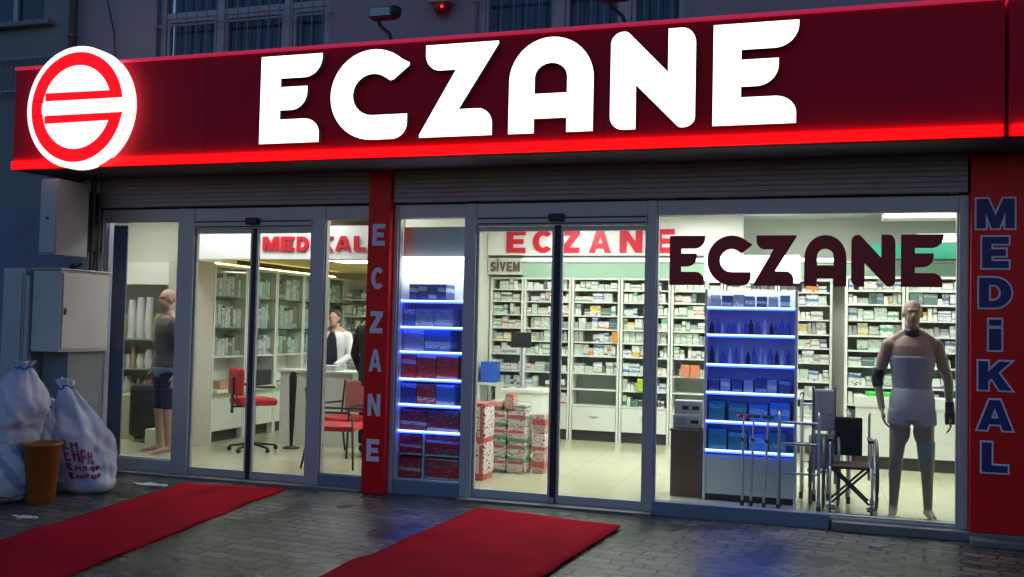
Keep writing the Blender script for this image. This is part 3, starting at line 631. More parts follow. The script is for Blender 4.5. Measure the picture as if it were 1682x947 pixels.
rows = [(1.765, .155, [('navy', .095)] * 4, -3.66, 'top'), (1.52, .165, [('blue', .12), ('grey', .19), ('grey', .19)], -3.71, 'second'), (1.29, .205, [('grey', .22), ('blue', .26)], -3.71, 'third'),
        (1.038, .225, [('red', .15), ('red', .20), ('red', .22)], -3.715, 'fourth'), (.80, .19, [('navy', .16), ('red', .19), ('blue', .19)], -3.715, 'fifth'),
        (.556, .19, [('dark', .27), ('dark', .32)], -3.715, 'sixth'), (.345, .17, [('crim', .225)], -3.715, 'seventh'), (.345, .17, [('crim', .33)], -3.45, 'seventh'), (.115, .19, [('crim', .225)], -3.715, 'bottom'), (.115, .19, [('crim', .33)], -3.45, 'bottom')]
CN = dict(navy='navy', blue='blue', grey='grey-blue', red='red', dark='dark crimson', crim='crimson', teal='teal', sky='sky blue')
for z, h, its, x, nm in rows:
    for c, wd in its:
        lab = f'{CN[c]} product box on the {nm} shelf of the narrow blue-lit display'
        if nm in ('seventh', 'bottom'): lab = f'crimson product box {"left" if x < -3.6 else "right"} of the divider on the {nm} shelf of the narrow display'
        single('product_box', DM[c], lab, 'box', x, x + wd - .008, .175, .40, z + .0005, z + h, f'{CN[c]} boxes on the {nm} shelf of the narrow display'); x += wd
zr = [1.755, 1.515, 1.254, 1.01, .756, .503]
led_display(-.955, -.165, .50, .86, zr, 1.915, 1.99, 2.215, 'wide shelf display with blue light strips behind the dark red window lettering', .49)
def bottle(x, y, z, r, h, m, lab, g):
    o = MB(); o.lathe((x, y, z), [(r, 0), (r, h * .68), (r * .45, h * .8), (r * .45, h)], 10)
    tag(o.build('bottle', m, None, base=(x, y, z)), lab, 'bottle', g)
M_btl = [mat('blue_bottle', (.05, .12, .45), .3), mat('white_bottle', (.5, .58, .7), .35), mat('dark_bottle', (.01, .015, .05), .3)]
for z, nm in ((1.515, 'second'), (1.254, 'third')):
    x = -.90
    while x < -.22:
        k = random.choice((0, 0, 1, 2)); r = random.uniform(.014, .022)
        bottle(x, .58 + random.uniform(0, .05), z + .0005, r, random.uniform(.10, .16), M_btl[k], f'{("blue", "white", "dark")[k]} bottle on the {nm} shelf of the wide blue-lit display', f'{("blue", "white", "dark")[k]} bottles, {nm} shelf, wide display')
        x += r * 2 + random.uniform(.006, .022)
for z, h, cols, nm in ((1.755, .12, ['grey', 'navy', 'grey', 'blue', 'navy', 'grey', 'blue'], 'top'), (1.01, .13, ['navy', 'grey', 'navy', 'grey', 'navy', 'grey', 'navy'], 'fourth'), (.756, .19, ['teal', 'teal', 'sky', 'sky'], 'fifth'), (.503, .18, ['teal', 'teal', 'sky', 'teal'], 'bottom')):
    x = -.915; st_ = .70 / len(cols)
    for c in cols:
        single('product_box', DM[c], f'{CN[c]} product box on the {nm} shelf of the wide blue-lit display', 'box', x, x + st_ * random.uniform(.78, .97), .56, .74, z + .0005, z + h * random.uniform(.8, 1), f'{CN[c]} boxes on the {nm} shelf of the wide display'); x += st_
# pedestal with white apparatus
t = thing('pedestal', 'dark brown wooden plinth at the left of the wide blue-lit display', 'pedestal', (-1.11, .72, .06))
bx('body', M_brown, t, -1.25, -.972, .58, .86, .06, .64, bevel=.004); bx('top', M_brown, t, -1.26, -.965, .57, .87, .641, .66, bevel=.003)
t = thing('inhaler_machine', 'white and grey medical apparatus on the dark brown plinth', 'medical device', (-1.11, .7, .66))
bx('body', M_elec, t, -1.24, -.99, .62, .82, .661, .79, bevel=.015); bx('display', M_screen, t, -1.08, -1.01, .614, .622, .71, .74)
bx('vent', M_greymetal, t, -1.22, -1.12, .612, .622, .69, .76)
t = thing('carton', 'white carton with two black windows on top of the medical apparatus', 'box', (-1.11, .72, .79))
bx('box', M_elec, t, -1.23, -.985, .64, .80, .791, .91, bevel=.004); bx('window', M_black, t, -1.16, -1.10, .635, .642, .83, .865); bx('window', M_black, t, -1.07, -1.01, .635, .642, .83, .865)

# ================================================================== MOBILITY AIDS
M_tyre = mat('grey_tyre', (.12, .13, .15), .6)
def crutch(x, y, col, lab, lean=0.02):
    t = thing('crutch', lab, 'crutch', (x, y, .06), None)
    MB().tube([(x, y, .085), (x + lean, y + .03, .62)], .011, 8).tube([(x + lean, y + .03, .62), (x + lean * 1.3, y + .05, .80)], .009, 8).build('shaft', M_chrome, t)
    MB().tube([(x, y, .0605), (x, y, .11)], .017, 8).build('rubber_foot', M_black, t)
    MB().tube([(x + lean, y + .03, .62), (x + lean, y - .07, .63)], .014, 8).build('grip', col, t)
    pts = [(x + lean * 1.3 + .045 * math.cos(a), y + .06 + .045 * math.sin(a), .82) for a in [math.radians(k) for k in range(-60, 241, 30)]]
    MB().tube(pts, .012, 6).tube([(x + lean * 1.3, y + .05, .79), (x + lean * 1.3, y + .10, .82)], .01, 6).build('cuff', col, t)
crutch(-.60, .34, M_redfab, 'elbow crutch with a dull red grip in front of the wide display', .0)
crutch(-.53, .36, M_black, 'elbow crutch with a black grip just right of the red-gripped one', .01)
crutch(-.42, .30, M_black, 'black-gripped elbow crutch nearest the walking frame', .02)
def walker(x0, x1, y0, y1, h, lab):
    t = thing('walking_frame', lab, 'walking frame', ((x0 + x1) / 2, (y0 + y1) / 2, .06))
    for x in (x0, x1):
        MB().tube([(x, y0, .09), (x, y0 + .03, h - .06), (x, y0 + .07, h), (x, y1 - .07, h), (x, y1 - .03, h - .06), (x, y1, .09)], .0125, 8).tube([(x, y0 + .02, .40), (x, y1 - .02, .40)], .010, 8).build('side_frame', M_greymetal, t)
        MB().tube([(x, y0 + .08, h + .001), (x, y1 - .08, h + .001)], .019, 8).build('grip', M_black, t)
        for y in (y0, y1): MB().tube([(x, y, .0605), (x, y, .12)], .018, 8).build('rubber_foot', M_black, t)
    MB().tube([(x0, y1 - .035, h - .10), (x1, y1 - .035, h - .10)], .0125, 8).tube([(x0, y1 - .02, h - .28), (x1, y1 - .02, h - .28)], .0125, 8).tube([(x0, y1 - .01, .35), (x1, y1 - .01, .35)], .010, 8).build('crossbar', M_greymetal, t)
walker(-.30, .02, .22, .44, .88, 'grey folding walking frame in front of the blue-lit shelves')
walker(-.13, .10, .95, 1.35, .98, 'taller grey walking frame standing further inside behind the first')
walker(-.02, .27, .86, 1.12, .86, 'silver walking frame standing just behind the open wheelchair')
t = thing('folded_wheelchair', 'folded grey wheelchair leaning between the walking frame and the open wheelchair', 'wheelchair', (.03, .7, .06))
bx('backrest', M_corset, t, -.02, .15, .66, .70, .70, 1.06, bevel=.02)
bx('seat', M_greymetal, t, -.02, .15, .64, .66, .36, .68, bevel=.01)
for x in (-.03, .155): MB().tube([(x, .68, .25), (x, .68, 1.07), (x, .60, 1.09)], .011, 8).build('side_frame', M_greymetal, t)
def wheel(t, x, y, z, r, n=18, wd=.014, name='wheel'):
    pts = [(x, y + r * math.cos(2 * PI * k / 32), z + r * math.sin(2 * PI * k / 32)) for k in range(32)]
    wh = MB().tube(pts, wd, 8, closed=True).build(name, M_tyre, t)
    rim = MB().tube([(x, y + (r - .03) * math.cos(2 * PI * k / 32), z + (r - .03) * math.sin(2 * PI * k / 32)) for k in range(32)], .006, 6, closed=True)
    for k in range(n): rim.tube([(x, y, z), (x, y + (r - .03) * math.cos(2 * PI * k / n), z + (r - .03) * math.sin(2 * PI * k / n))], .0018, 4)
    rim.tube([(x - .025, y, z), (x + .025, y, z)], .022, 10); rim.build('rim', M_chrome, wh)
for x in (-.05, .18): wheel(t, x, .70, .36, .286)
t = thing('wheelchair', 'open wheelchair with black backrest and crossed dark struts beside the tan mannequin', 'wheelchair', (.27, .45, .06))
bx('backrest', M_blackcloth, t, .155, .375, .66, .685, .50, .83, bevel=.012)
bx('seat', mat('dark_maroon_seat', (.06, .012, .014), .8), t, .12, .42, .30, .66, .43, .455, bevel=.01)
for x in (.11, .43):
    MB().tube([(x, .675, .30), (x, .675, .84), (x, .60, .87)], .011, 8).tube([(x, .68, .44), (x, .24, .44), (x, .18, .14)], .011, 8).tube([(x, .66, .64), (x, .34, .64), (x, .32, .44)], .010, 8).build('side_frame', M_greymetal, t)
    bx('side_guard', M_greymetal, t, x - .004, x + .004, .33, .62, .46, .63); MB().box(x - .02, x + .02, .34, .62, .645, .67).build('armrest', M_black, t)
    MB().box(x - .04 if x > .2 else x, x if x > .2 else x + .04, .08, .22, .13, .142).build('footrest', M_black, t)
    wheel(t, x + (.05 if x > .2 else -.05), .62, .36, .288); wheel(t, x, .26, .135, .066, 6, .010, 'caster')
MB().tube([(.12, .60, .14), (.42, .60, .43)], .010, 8).tube([(.42, .585, .14), (.12, .585, .43)], .010, 8).tube([(.12, .36, .14), (.42, .36, .43)], .010, 8).tube([(.42, .345, .14), (.12, .345, .43)], .010, 8).build('cross_brace', M_black, t)

# ================================================================== NAPPY PACKS
PK = dict(g=box_mat('green_red_pack', (.72, .62, .58), (.16, .36, .22), .05, .32), r=box_mat('red_white_pack', (.74, .66, .62), (.60, .12, .10), .80, 1.0), p=box_mat('pink_pack', (.62, .42, .36), (.55, .12, .08), .5, .8))
M_redband = mat('red_band_print', (.60, .10, .11), .5)
def pack(x0, x1, y0, y1, z0, h, m, lab, g, fig=None):
    t = thing('nappy_pack', lab, 'pack', ((x0 + x1) / 2, (y0 + y1) / 2, z0), g)
    rings = []
    for i in range(7):
        f = i / 6; b = .012 * math.sin(PI * f) ** .5
        rings.append([(x0 - b + .012, y0 - b + .012, z0 + h * f), (x1 + b - .012, y0 - b + .012, z0 + h * f), (x1 + b - .012, y1 + b - .012, z0 + h * f), (x0 - b + .012, y1 + b - .012, z0 + h * f)])
    MB().loft(rings, smooth=False).build('wrapper', m, t, .01)
    if fig == 'band': bx('printed_band', M_redband, t, x0 + .02, x1 - .02, y0 - .004, y0 + .004, z0 + h * .62, z0 + h * .80)
    if fig == 'fig':
        MB().box(x0 + .05, x0 + .09, y0 - .005, y0 + .003, z0 + h * .18, z0 + h * .55).box(x0 + .06, x0 + .11, y0 - .0055, y0 + .002, z0 + h * .45, z0 + h * .78).build('printed_figure', M_black, t)
        bx('printed_band', M_redband, t, x1 - .05, x1 - .02, y0 - .004, y0 + .003, z0 + h * .05, z0 + h * .92)
for k in range(4):
    for j in range(2):
        pack(-3.20 + .205 * j, -3.00 + .205 * j, 1.20, 1.46, .0605 + .155 * k, .153, PK['g'], f'green and red wrapped pack in the {["bottom", "second", "third", "top"][k]} row of the pallet stack behind the glass', f'green and red packs, {["bottom", "second", "third", "top"][k]} row', 'band')
for k in range(2): pack(-3.235, -3.03, .62, .92, .0605 + .37 * k, .365, PK['r'], f'{["lower", "upper"][k]} of two large red and white packs with a black figure', None, 'fig')
pack(-3.19, -3.06, 1.22, 1.40, .682, .10, PK['p'], 'small pink pack lying on the left of the pack stack', None)
pack(-3.04, -2.94, 1.24, 1.40, .682, .17, PK['p'], 'tall pink pack standing on top of the pack stack', None)
pack(-2.92, -2.80, 1.22, 1.40, .682, .075, PK['g'], 'small green pack on the right of the pack stack', None)
for k in range(3): pack(-2.76, -2.62, 1.30, 1.5, .0605 + .2 * k, .195, PK['p'] if k != 1 else PK['r'], f'narrow pink and red pack right of the green stack, {["at the bottom", "in the middle", "on top"][k]}', None)

# ================================================================== LEFT ROOM CABINETS
FM = [box_mat('file_grey_green', (.42, .52, .47), (.5, .6, .55), .1, .3), box_mat('file_pale', (.60, .67, .62), (.3, .4, .38), .5, .7), box_mat('file_white', (.72, .76, .72), (.45, .5, .5), .3, .5), box_mat('file_brown', (.22, .17, .12), (.5, .5, .4), .3, .5)]
FN = ['grey-green', 'pale', 'white', 'brown']
for i in range(5):
    y0 = 1.80 + .71 * i; y1 = y0 + .70
    t = thing('glass_cabinet', f'white glass-fronted cabinet, {NTH[i]} from the entrance along the left wall', 'cabinet', (-7.1, (y0 + y1) / 2, .06), 'cabinets along the left wall')
    MB().box(-7.25, -6.9, y0, y0 + .03, .06, 2.21).box(-7.25, -6.9, y1 - .03, y1, .06, 2.21).box(-7.25, -6.902, y0 + .03, y1 - .03, 2.18, 2.208).box(-7.25, -7.14, y0 + .03, y1 - .03, .72, 2.18).build('frame', M_white, t, .002)
    for z in (1.10, 1.44, 1.83): bx('shelf', M_kick if z > 1.2 else M_white, t, -7.22, -6.91, y0 + .031, y1 - .031, z - .02, z)
    bx('worktop', M_white, t, -7.22, -6.84, y0 + .0305, y1 - .0305, .66, .70); bx('drawer', M_white, t, -6.93, -6.905, y0 + .034, y1 - .034, .2, .655, bevel=.003)
    bx('plinth', M_kick, t, -7.0, -6.98, y0 + .031, y1 - .031, .06, .198)
    bx('glass_door', M_glass, t, -6.905, -6.900, y0 + .031, y1 - .031, 1.105, 2.178)
    for k, (z, hh) in enumerate(((1.10, .26), (1.44, .33), (1.83, .30))):
        y = y0 + .04
        while y < y1 - .09:
            wd = random.choice((.05, .07, .09, .12)); m = random.choices(range(4), (6, 5, 4, 1 + (2 - k) * 2))[0]
            single('file_box', FM[m], f'{FN[m]} upright box on the {["lower", "middle", "upper"][k]} shelf of the {NTH[i]} left cabinet', 'box', -7.12, -6.96, y, y + wd - .006, z + .0005, z + hh * random.uniform(.72, .98), f'{FN[m]} boxes, {["lower", "middle", "upper"][k]} shelf, {NTH[i]} left cabinet'); y += wd
single('room_divider', M_inwall2, 'tall beige end panel where the left wall cabinets begin', 'panel', -7.28, -6.90, 1.43, 1.79, .06, 2.23)
single('tissue_box', mat('tan_box', (.45, .27, .17), .6), 'tan box on the worktop of the cabinet nearest the entrance', 'box', -7.05, -6.90, 1.98, 2.35, .7005, .80)
single('printer', M_black, 'black printer on the worktop of the second left cabinet', 'printer', -7.08, -6.88, 2.75, 3.1, .7005, .90, bevel=.015)
single('white_jar', M_white, 'small white carton beside the black printer', 'box', -6.98, -6.87, 2.56, 2.68, .7005, .86)
# back of left room
for i in range(3):
    x0 = -6.95 + .66 * i
    t = thing('back_cabinet', f'shelf cabinet at the far end of the left room, {NTH[i]} from the left', 'cabinet', (x0 + .3, 5.3, .06), 'cabinets at the far end of the left room')
    MB().box(x0, x0 + .03, 5.15, 5.48, .06, 2.2).box(x0 + .62, x0 + .65, 5.15, 5.48, .06, 2.2).box(x0 + .03, x0 + .62, 5.46, 5.48, .06, 2.2).build('frame', M_white, t)
    if i == 0:
        for k, z in enumerate((.9, 1.15, 1.4, 1.65, 1.9)):
            bx('shelf', M_white, t, x0 + .031, x0 + .619, 5.16, 5.455, z - .02, z); x = x0 + .04
            while x < x0 + .55:
                wd = random.choice((.06, .09, .12)); m = random.choice((0, 1, 4, 6))
                single('medicine_box', BOXM[m], f'{BOXN[m]} box on shelf {["one", "two", "three", "four", "five"][k]} of the far left-room cabinet', 'medicine box', x, x + wd - .01, 5.2, 5.3, z + .0005, z + random.uniform(.08, .19), f'{BOXN[m]} boxes, shelf {k + 1} of the far left-room cabinet'); x += wd + .01
    else:
        bx('door', M_green, t, x0 + .032, x0 + .618, 5.15, 5.17, .10, 1.92); bx('top_board', M_teal, t, x0 + .032, x0 + .618, 5.15, 5.17, 1.925, 2.18)
# counter in left room
t = thing('reception_desk', 'white reception desk with the coated person behind it', 'desk', (-5.8, 2.45, .06))
bx('front_panel', M_white, t, -6.22, -5.25, 2.22, 2.25, .06, .93); bx('top', M_white, t, -6.25, -5.22, 2.18, 2.66, .931, .96, bevel=.005)
bx('side', M_white, t, -6.22, -6.19, 2.251, 2.62, .06, .93); bx('side', M_white, t, -5.28, -5.25, 2.251, 2.62, .06, .93)
single('paper_stack', M_paper, 'stack of pale papers on the white reception desk', 'papers', -5.80, -5.50, 2.26, 2.48, .9605, 1.02)
t = thing('floor_stand', 'tall thin black stand beside the white reception desk', 'stand', (-5.86, 1.9, .06))
MB().lathe((-5.86, 1.9, .0605), [(.10, 0), (.10, .015), (.02, .03)]).build('base', M_black, t); MB().lathe((-5.86, 1.9, .09), [(.018, 0), (.030, .30), (.040, .62), (.045, .80), (.030, .86)]).build('body', M_blackcloth, t)
# ---- chairs
def swivel_chair(cx, cy, rz, lab):
    t = thing('swivel_chair', lab, 'chair', (cx, cy, .06)); R = Matrix.Rotation(rz, 3, 'Z'); c = Vector((cx, cy, 0))
    def tr(mb): mb.v = [tuple(R @ Vector(v) + c) for v in mb.v]; return mb
    tr(MB().box(-.22, .22, -.22, .20, .585, .665)).build('seat', M_redfab, t, .025)
    tr(MB().box(-.20, .20, -.245, -.185, .70, 1.00)).build('backrest', M_redfab, t, .025)
    tr(MB().box(-.03, .03, -.262, -.247, .50, .90).box(-.03, .03, -.26, .0, .56, .583)).build('back_bracket', M_black, t)
    for s in (-1, 1): tr(MB().tube([(s * .25, -.12, .62), (s * .26, -.12, .80), (s * .26, .14, .80)], .015, 8).tube([(s * .25, -.12, .62), (s * .1, -.1, .58)], .012, 6)).build('armrest', M_black, t)
    tr(MB().tube([(0, 0, .14), (0, 0, .57)], .025, 10)).build('gas_column', M_chrome, t)
    for k in range(5):
        a = 2 * PI * k / 5 + .3
        lg = tr(MB().tube([(0, 0, .15), (.27 * math.cos(a), .27 * math.sin(a), .115)], .02, 6, .013)).build('leg', M_black, t)
        tr(MB().ball((.27 * math.cos(a), .27 * math.sin(a), .0875), .026)).build('caster', M_black, lg)
swivel_chair(-6.12, 1.50, math.radians(-38), 'red swivel chair seen through the left sliding door')
def arm_chair(cx, cy, rz, lab):
    t = thing('armchair', lab, 'chair', (cx, cy, .06)); R = Matrix.Rotation(rz, 3, 'Z'); c = Vector((cx, cy, 0))
    def tr(mb): mb.v = [tuple(R @ Vector(v) + c) for v in mb.v]; return mb
    tr(MB().box(-.24, .24, -.22, .24, .44, .50)).build('seat', M_redfab, t, .02)
    tr(MB().box(-.22, .22, -.27, -.235, .52, .88)).build('backrest', M_pinkred, t, .015)
    for s in (-1, 1):
        tr(MB().tube([(s * .26, .24, .065), (s * .26, .22, .60), (s * .26, .18, .635), (s * .26, -.26, .635)], .012, 8)).build('front_leg', M_black, t)
        tr(MB().tube([(s * .25, -.30, .065), (s * .25, -.22, .46), (s * .25, -.27, .88)], .012, 8)).build('rear_leg', M_black, t)
arm_chair(-4.72, .86, math.radians(-78), 'black-framed armchair with a red seat left of the lettered red pillar')
arm_chair(-5.05, 1.65, math.radians(165), 'armchair with a faded red back in front of the white desk')

# ================================================================== BEHIND LEFTMOST WINDOW
t = thing('side_shelving', 'open shelving crowded with orthopaedic goods behind the leftmost window', 'shelf unit', (-8.3, 2.6, .06))
MB().box(-9.5, -9.47, 2.45, 2.85, .06, 1.98).box(-7.33, -7.30, 2.45, 2.85, .06, 1.98).box(-9.47, -7.33, 2.83, 2.85, .06, 1.98).build('frame', M_inwall2, t)
for z in (.45, .88, 1.27): bx('shelf', M_cabdark, t, -9.468, -7.332, 2.46, 2.828, z - .02, z)
bx('upper_cabinet', M_inwall, t, -9.5, -7.9, 2.42, 2.85, 1.982, 2.27); bx('upper_cabinet', M_inwall, t, -7.89, -7.30, 2.42, 2.85, 1.982, 2.27)
bx('bulkhead', M_inwall2, t, -9.5, -7.30, 2.50, 2.85, 2.272, 2.99)
GM = [mat('bag_white', (.55, .56, .55), .6), mat('bag_tan', (.35, .27, .17), .7), mat('bag_dark', (.03, .03, .035), .7), mat('bag_olive', (.30, .30, .14), .7), mat('bag_blue', (.20, .28, .42), .6)]
GN = ['white', 'tan', 'dark', 'olive', 'pale blue']
for k, (z, hh) in enumerate(((.45, .33), (.88, .3), (1.27, .6))):
    x = -9.42
    while x < -7.45:
        wd = random.uniform(.06, .16); m = random.choice((0, 0, 0, 1, 2, 3, 4)); h = hh * random.uniform(.55, .98)
        rings = []
        for i in range(6):
            f = i / 5; s = (1 - .35 * f ** 2) * (1 + .08 * math.sin(i * 2 + x * 9)); cx = x + wd / 2 + .01 * math.sin(i + x * 5)
            rings.append([(cx + s * wd * .48 * math.cos(a), 2.6 + s * .09 * math.sin(a), z + .001 + h * f) for a in [2 * PI * j / 10 for j in range(10)]])
        o = MB().loft(rings).build('packed_bag', GM[m], None, base=(x + wd / 2, 2.6, z))
        tag(o, f'{GN[m]} packed bag on the {["lowest", "middle", "upper"][k]} shelf behind the leftmost window', 'bag', f'{GN[m]} bags, {["lowest", "middle", "upper"][k]} shelf, leftmost window'); x += wd + .01
single('floor_box', mat('cream_bin', (.50, .46, .36), .6), 'cream box on the floor behind the leftmost window', 'box', -8.28, -7.93, 1.75, 2.05, .0605, .60, bevel=.01)
single('floor_box', mat('brown_carton', (.16, .06, .04), .7), 'brown carton left of the cream box behind the leftmost window', 'box', -8.62, -8.31, 1.75, 2.05, .0605, .60)
single('suitcase', M_black, 'black bulky case on the floor before the goods shelves', 'case', -7.85, -7.45, 1.5, 1.8, .12, .75, bevel=.06)
single('carton', M_inwall, 'white carton under the mannequin in the dark shirt', 'box', -7.35, -7.05, 1.2, 1.45, .0605, .27)

# ================================================================== FIGURES
def remeshed(mb, name, m, parent, voxel=.009, smooth=9):
    me = bpy.data.meshes.new(name); base = wloc(parent)
    me.from_pydata([tuple(Vector(v) - base) for v in mb.v], [], mb.f)
    bm = bmesh.new(); bm.from_mesh(me); bmesh.ops.remove_doubles(bm, verts=bm.verts, dist=1e-6); bmesh.ops.recalc_face_normals(bm, faces=bm.faces); bm.to_mesh(me); bm.free()
    o = link(bpy.data.objects.new(name, me)); r = o.modifiers.new('r', 'REMESH'); r.mode = 'VOXEL'; r.voxel_size = voxel; r.use_smooth_shade = True
    s = o.modifiers.new('s', 'SMOOTH'); s.factor = .5; s.iterations = smooth
    dg = bpy.context.evaluated_depsgraph_get(); me2 = bpy.data.meshes.new_from_object(o.evaluated_get(dg)); bpy.data.objects.remove(o)
    me2.name = name; me2.materials.clear(); me2.materials.append(m)
    for p in me2.polygons: p.material_index = 0; p.use_smooth = True
    o = link(bpy.data.objects.new(name, me2)); o.parent = parent; return o
def xf(mb, c, rz, s=1.0):
    R = Matrix.Rotation(rz, 3, 'Z'); c = Vector(c); mb.v = [tuple(R @ (Vector(v) * s) + c) for v in mb.v]; return mb
def ell(cx, cy, z, rx, ry, n=20, p=1.0): return [(cx + rx * math.cos(2 * PI * k / n), cy + ry * math.sin(2 * PI * k / n), z) for k in range(n)]
TORSO = [(.80, .125, .10), (.88, .165, .118), (.96, .162, .115), (1.06, .140, .10), (1.18, .152, .108), (1.30, .175, .118), (1.39, .178, .105), (1.44, .138, .082), (1.49, .062, .058)]
def torso_rings(z0, z1, d=0.0, cy=0.0):
    out = []; n = 14
    for i in range(n + 1):
        z = z0 + (z1 - z0) * i / n
        for (a, ax, ay), (b, bx_, by) in zip(TORSO, TORSO[1:]):
            if a <= z <= b or (b == TORSO[-1][0] and z > b):
                f = min(1, (z - a) / (b - a)); out.append(ell(0, cy, z, ax + (bx_ - ax) * f + d, ay + (by - ay) * f + d)); break
        else: out.append(ell(0, cy, z, TORSO[0][1] + d, TORSO[0][2] + d))
    return out
def limb(mb, pts, rs, n=12):
    for (p, q), (a, b) in zip(zip(pts, pts[1:]), zip(rs, rs[1:])): mb.tube([p, tuple((Vector(p) + Vector(q)) / 2), q], a, n, b)
    for p, r in zip(pts, rs): mb.ball(p, r * .99, n=12, m=8)
def hand(mb, w_, d, side, curl=.25):
    """palm + four bent fingers + thumb; d = direction of the forearm"""
    w_ = Vector(w_); d = Vector(d).normalized(); out = Vector((0, -1, 0)); sd = d.cross(out).normalized(); out = sd.cross(d).normalized()
    # palm plane spanned by d and out (palm faces the thigh)
    inn = Vector((-side, 0, 0)); 
    P = w_ + d * .05
    for k in range(4):
        o_ = out * (.030 - .020 * k); a = w_ + d * .02 + o_ * .6; b = w_ + d * .092 + o_
        mb.tube([a, b], .014, 8)
        L = (.068, .076, .070, .056)[k]; c = b + d * L * .45 + inn * L * curl * .3; e = c + d * L * .38 + inn * L * curl; g = e + d * L * .2 + inn * L * curl
        mb.tube([b, c], .0088, 8, .0082); mb.tube([c, e], .0082, 8, .0076); mb.tube([e, g], .0076, 8, .0062); mb.ball(c, .0083, n=8, m=6); mb.ball(e, .0077, n=8, m=6); mb.ball(g, .0062, n=8, m=6); mb.ball(b, .011, n=8, m=6)
    t0 = w_ + d * .03 + out * .022; t1 = t0 + d * .032 + out * .026 + inn * .008; t2 = t1 + d * .030 + out * .010 + inn * .008
    mb.tube([t0, t1], .0125, 8, .0098); mb.tube([t1, t2], .0095, 8, .0075); mb.ball(t2, .0076, n=8, m=6); mb.ball(t1, .0098, n=8, m=6)
def head(mb, c, tilt=0):
    cx, cy, cz = c
    mb.ball((cx, cy + .012, cz + .028), .074, .090, .088, 16, 12); mb.ball((cx, cy - .022, cz - .035), .056, .062, .072, 14, 10); mb.ball((cx, cy - .058, cz - .082), .026, .022, .022, 10, 8)
    mb.tube([(cx, cy - .080, cz + .012), (cx, cy - .100, cz - .022)], .009, 8, .014)      # nose
    mb.ball((cx, cy - .076, cz - .052), .024, .012, .010, 10, 8)                        # mouth
    mb.ball((cx, cy - .074, cz + .030), .052, .016, .012, 12, 8)                       # brow
    for s in (-1, 1): mb.ball((cx + s * .074, cy + .008, cz - .005), .010, .020, .032, 8, 8)
def body(pose, legs=True):
    mb = MB(); mb.loft(torso_rings(.80, 1.49)); mb.tube([(0, 0, 1.44), (0, .0, 1.50), (0, -.012, 1.58)], .060, 14, .052)
    head(mb, pose.get('head', (0, -.02, 1.655)))
    for s, k in ((-1, 'l'), (1, 'r')):
        e, w_ = pose[k]; sh = (s * .185, .0, 1.40)
        mb.ball((s * .168, 0, 1.395), .060, .058, .060, 12, 8); mb.tube([(s * .05, .008, 1.50), (s * .165, .004, 1.425)], .040, 10, .038); limb(mb, [sh, e, w_], [.055, .040, .027]); mb.ball(((sh[0] + e[0]) / 2, (sh[1] + e[1]) / 2, (sh[2] + e[2]) / 2), .050, .050, .09)
        hand(mb, w_, Vector(w_) - Vector(e), s)
        if legs:
            f = pose['f' + k]; kn = ((s * .095 + f[0]) / 2 + s * .004, f[1] * .5 - .018, .48)
            limb(mb, [(s * .088, 0, .86), kn, (f[0], f[1] + .012, .085)], [.086, .056, .036]); mb.ball((s * .09, .0, .70), .083, .085, .14)
            mb.ball((kn[0] * .5 + f[0] * .5, kn[1] * .5 + f[1] * .5 + .030, .33), .050, .054, .10)
            mb.tube([(f[0], f[1] + .035, .045), (f[0] + s * .012, f[1] - .08, .034), (f[0] + s * .03, f[1] - .17, .022)], .040, 10, .022)
            for q in range(3): mb.ball((f[0] + s * .03 - .02 + .02 * q, f[1] - .19, .014), .013, .016, .011)
    return mb
def brace(mb, a, b, r0, r1): mb.tube([a, tuple((Vector(a) + Vector(b)) / 2), b], r0, 14, r1)
# tan mannequin, right window
poseA = dict(l=((-.27, .02, 1.12), (-.235, -.05, .88)), r=((.275, .02, 1.12), (.285, -.03, .86)), fl=(-.135, 0), fr=(.125, -.02))
mx_, my_ = .745, .42
D_ = thing('mannequin', 'bald tan mannequin wearing grey belt, shorts and braces behind the right window', 'mannequin', (mx_, my_, .06))
S0 = 1.0
def put(mb, c=(mx_, my_, .065), rz=0.0, s=S0): return xf(mb, c, rz, s)
remeshed(put(body(poseA)), 'body', M_manneq, D_, .0075)
remeshed(put(MB().loft(torso_rings(1.03, 1.31, .010))), 'support_belt', M_corset, D_, .010, 3)
g = MB().loft(torso_rings(.79, 1.045, .014))
for s in (-1, 1): g.tube([(s * .09, 0, .86), (s * .10, 0, .74)], .098, 16, .092)
remeshed(put(g), 'support_shorts', M_corset2, D_, .010, 3)
remeshed(put(MB().tube([(0, -.004, 1.475), (0, -.012, 1.535)], .071, 16, .066)), 'neck_collar', M_black, D_, .008, 2)
e, w_ = poseA['l']; E3, W3 = Vector(e), Vector(w_)
remeshed(put(MB().tube([tuple(E3 + (Vector((-.185, 0, 1.40)) - E3) * .28), e], .054, 14, .050).tube([e, tuple(E3 + (W3 - E3) * .3)], .050, 14, .044)), 'elbow_brace', M_black, D_, .009, 2)
e, w_ = poseA['r']; E3, W3 = Vector(e), Vector(w_); dd = (W3 - E3).normalized()
remeshed(put(MB().tube([tuple(W3 - dd * .09), tuple(W3)], .036, 12, .038).tube([tuple(W3), tuple(W3 + dd * .095)], .044, 12, .046)), 'wrist_brace', M_black, D_, .008, 2)
remeshed(put(MB().tube([(.105, -.012, .62), (.110, -.018, .49), (.116, -.006, .37)], .075, 16, .056)), 'knee_brace', M_tealbrace, D_, .009, 2)
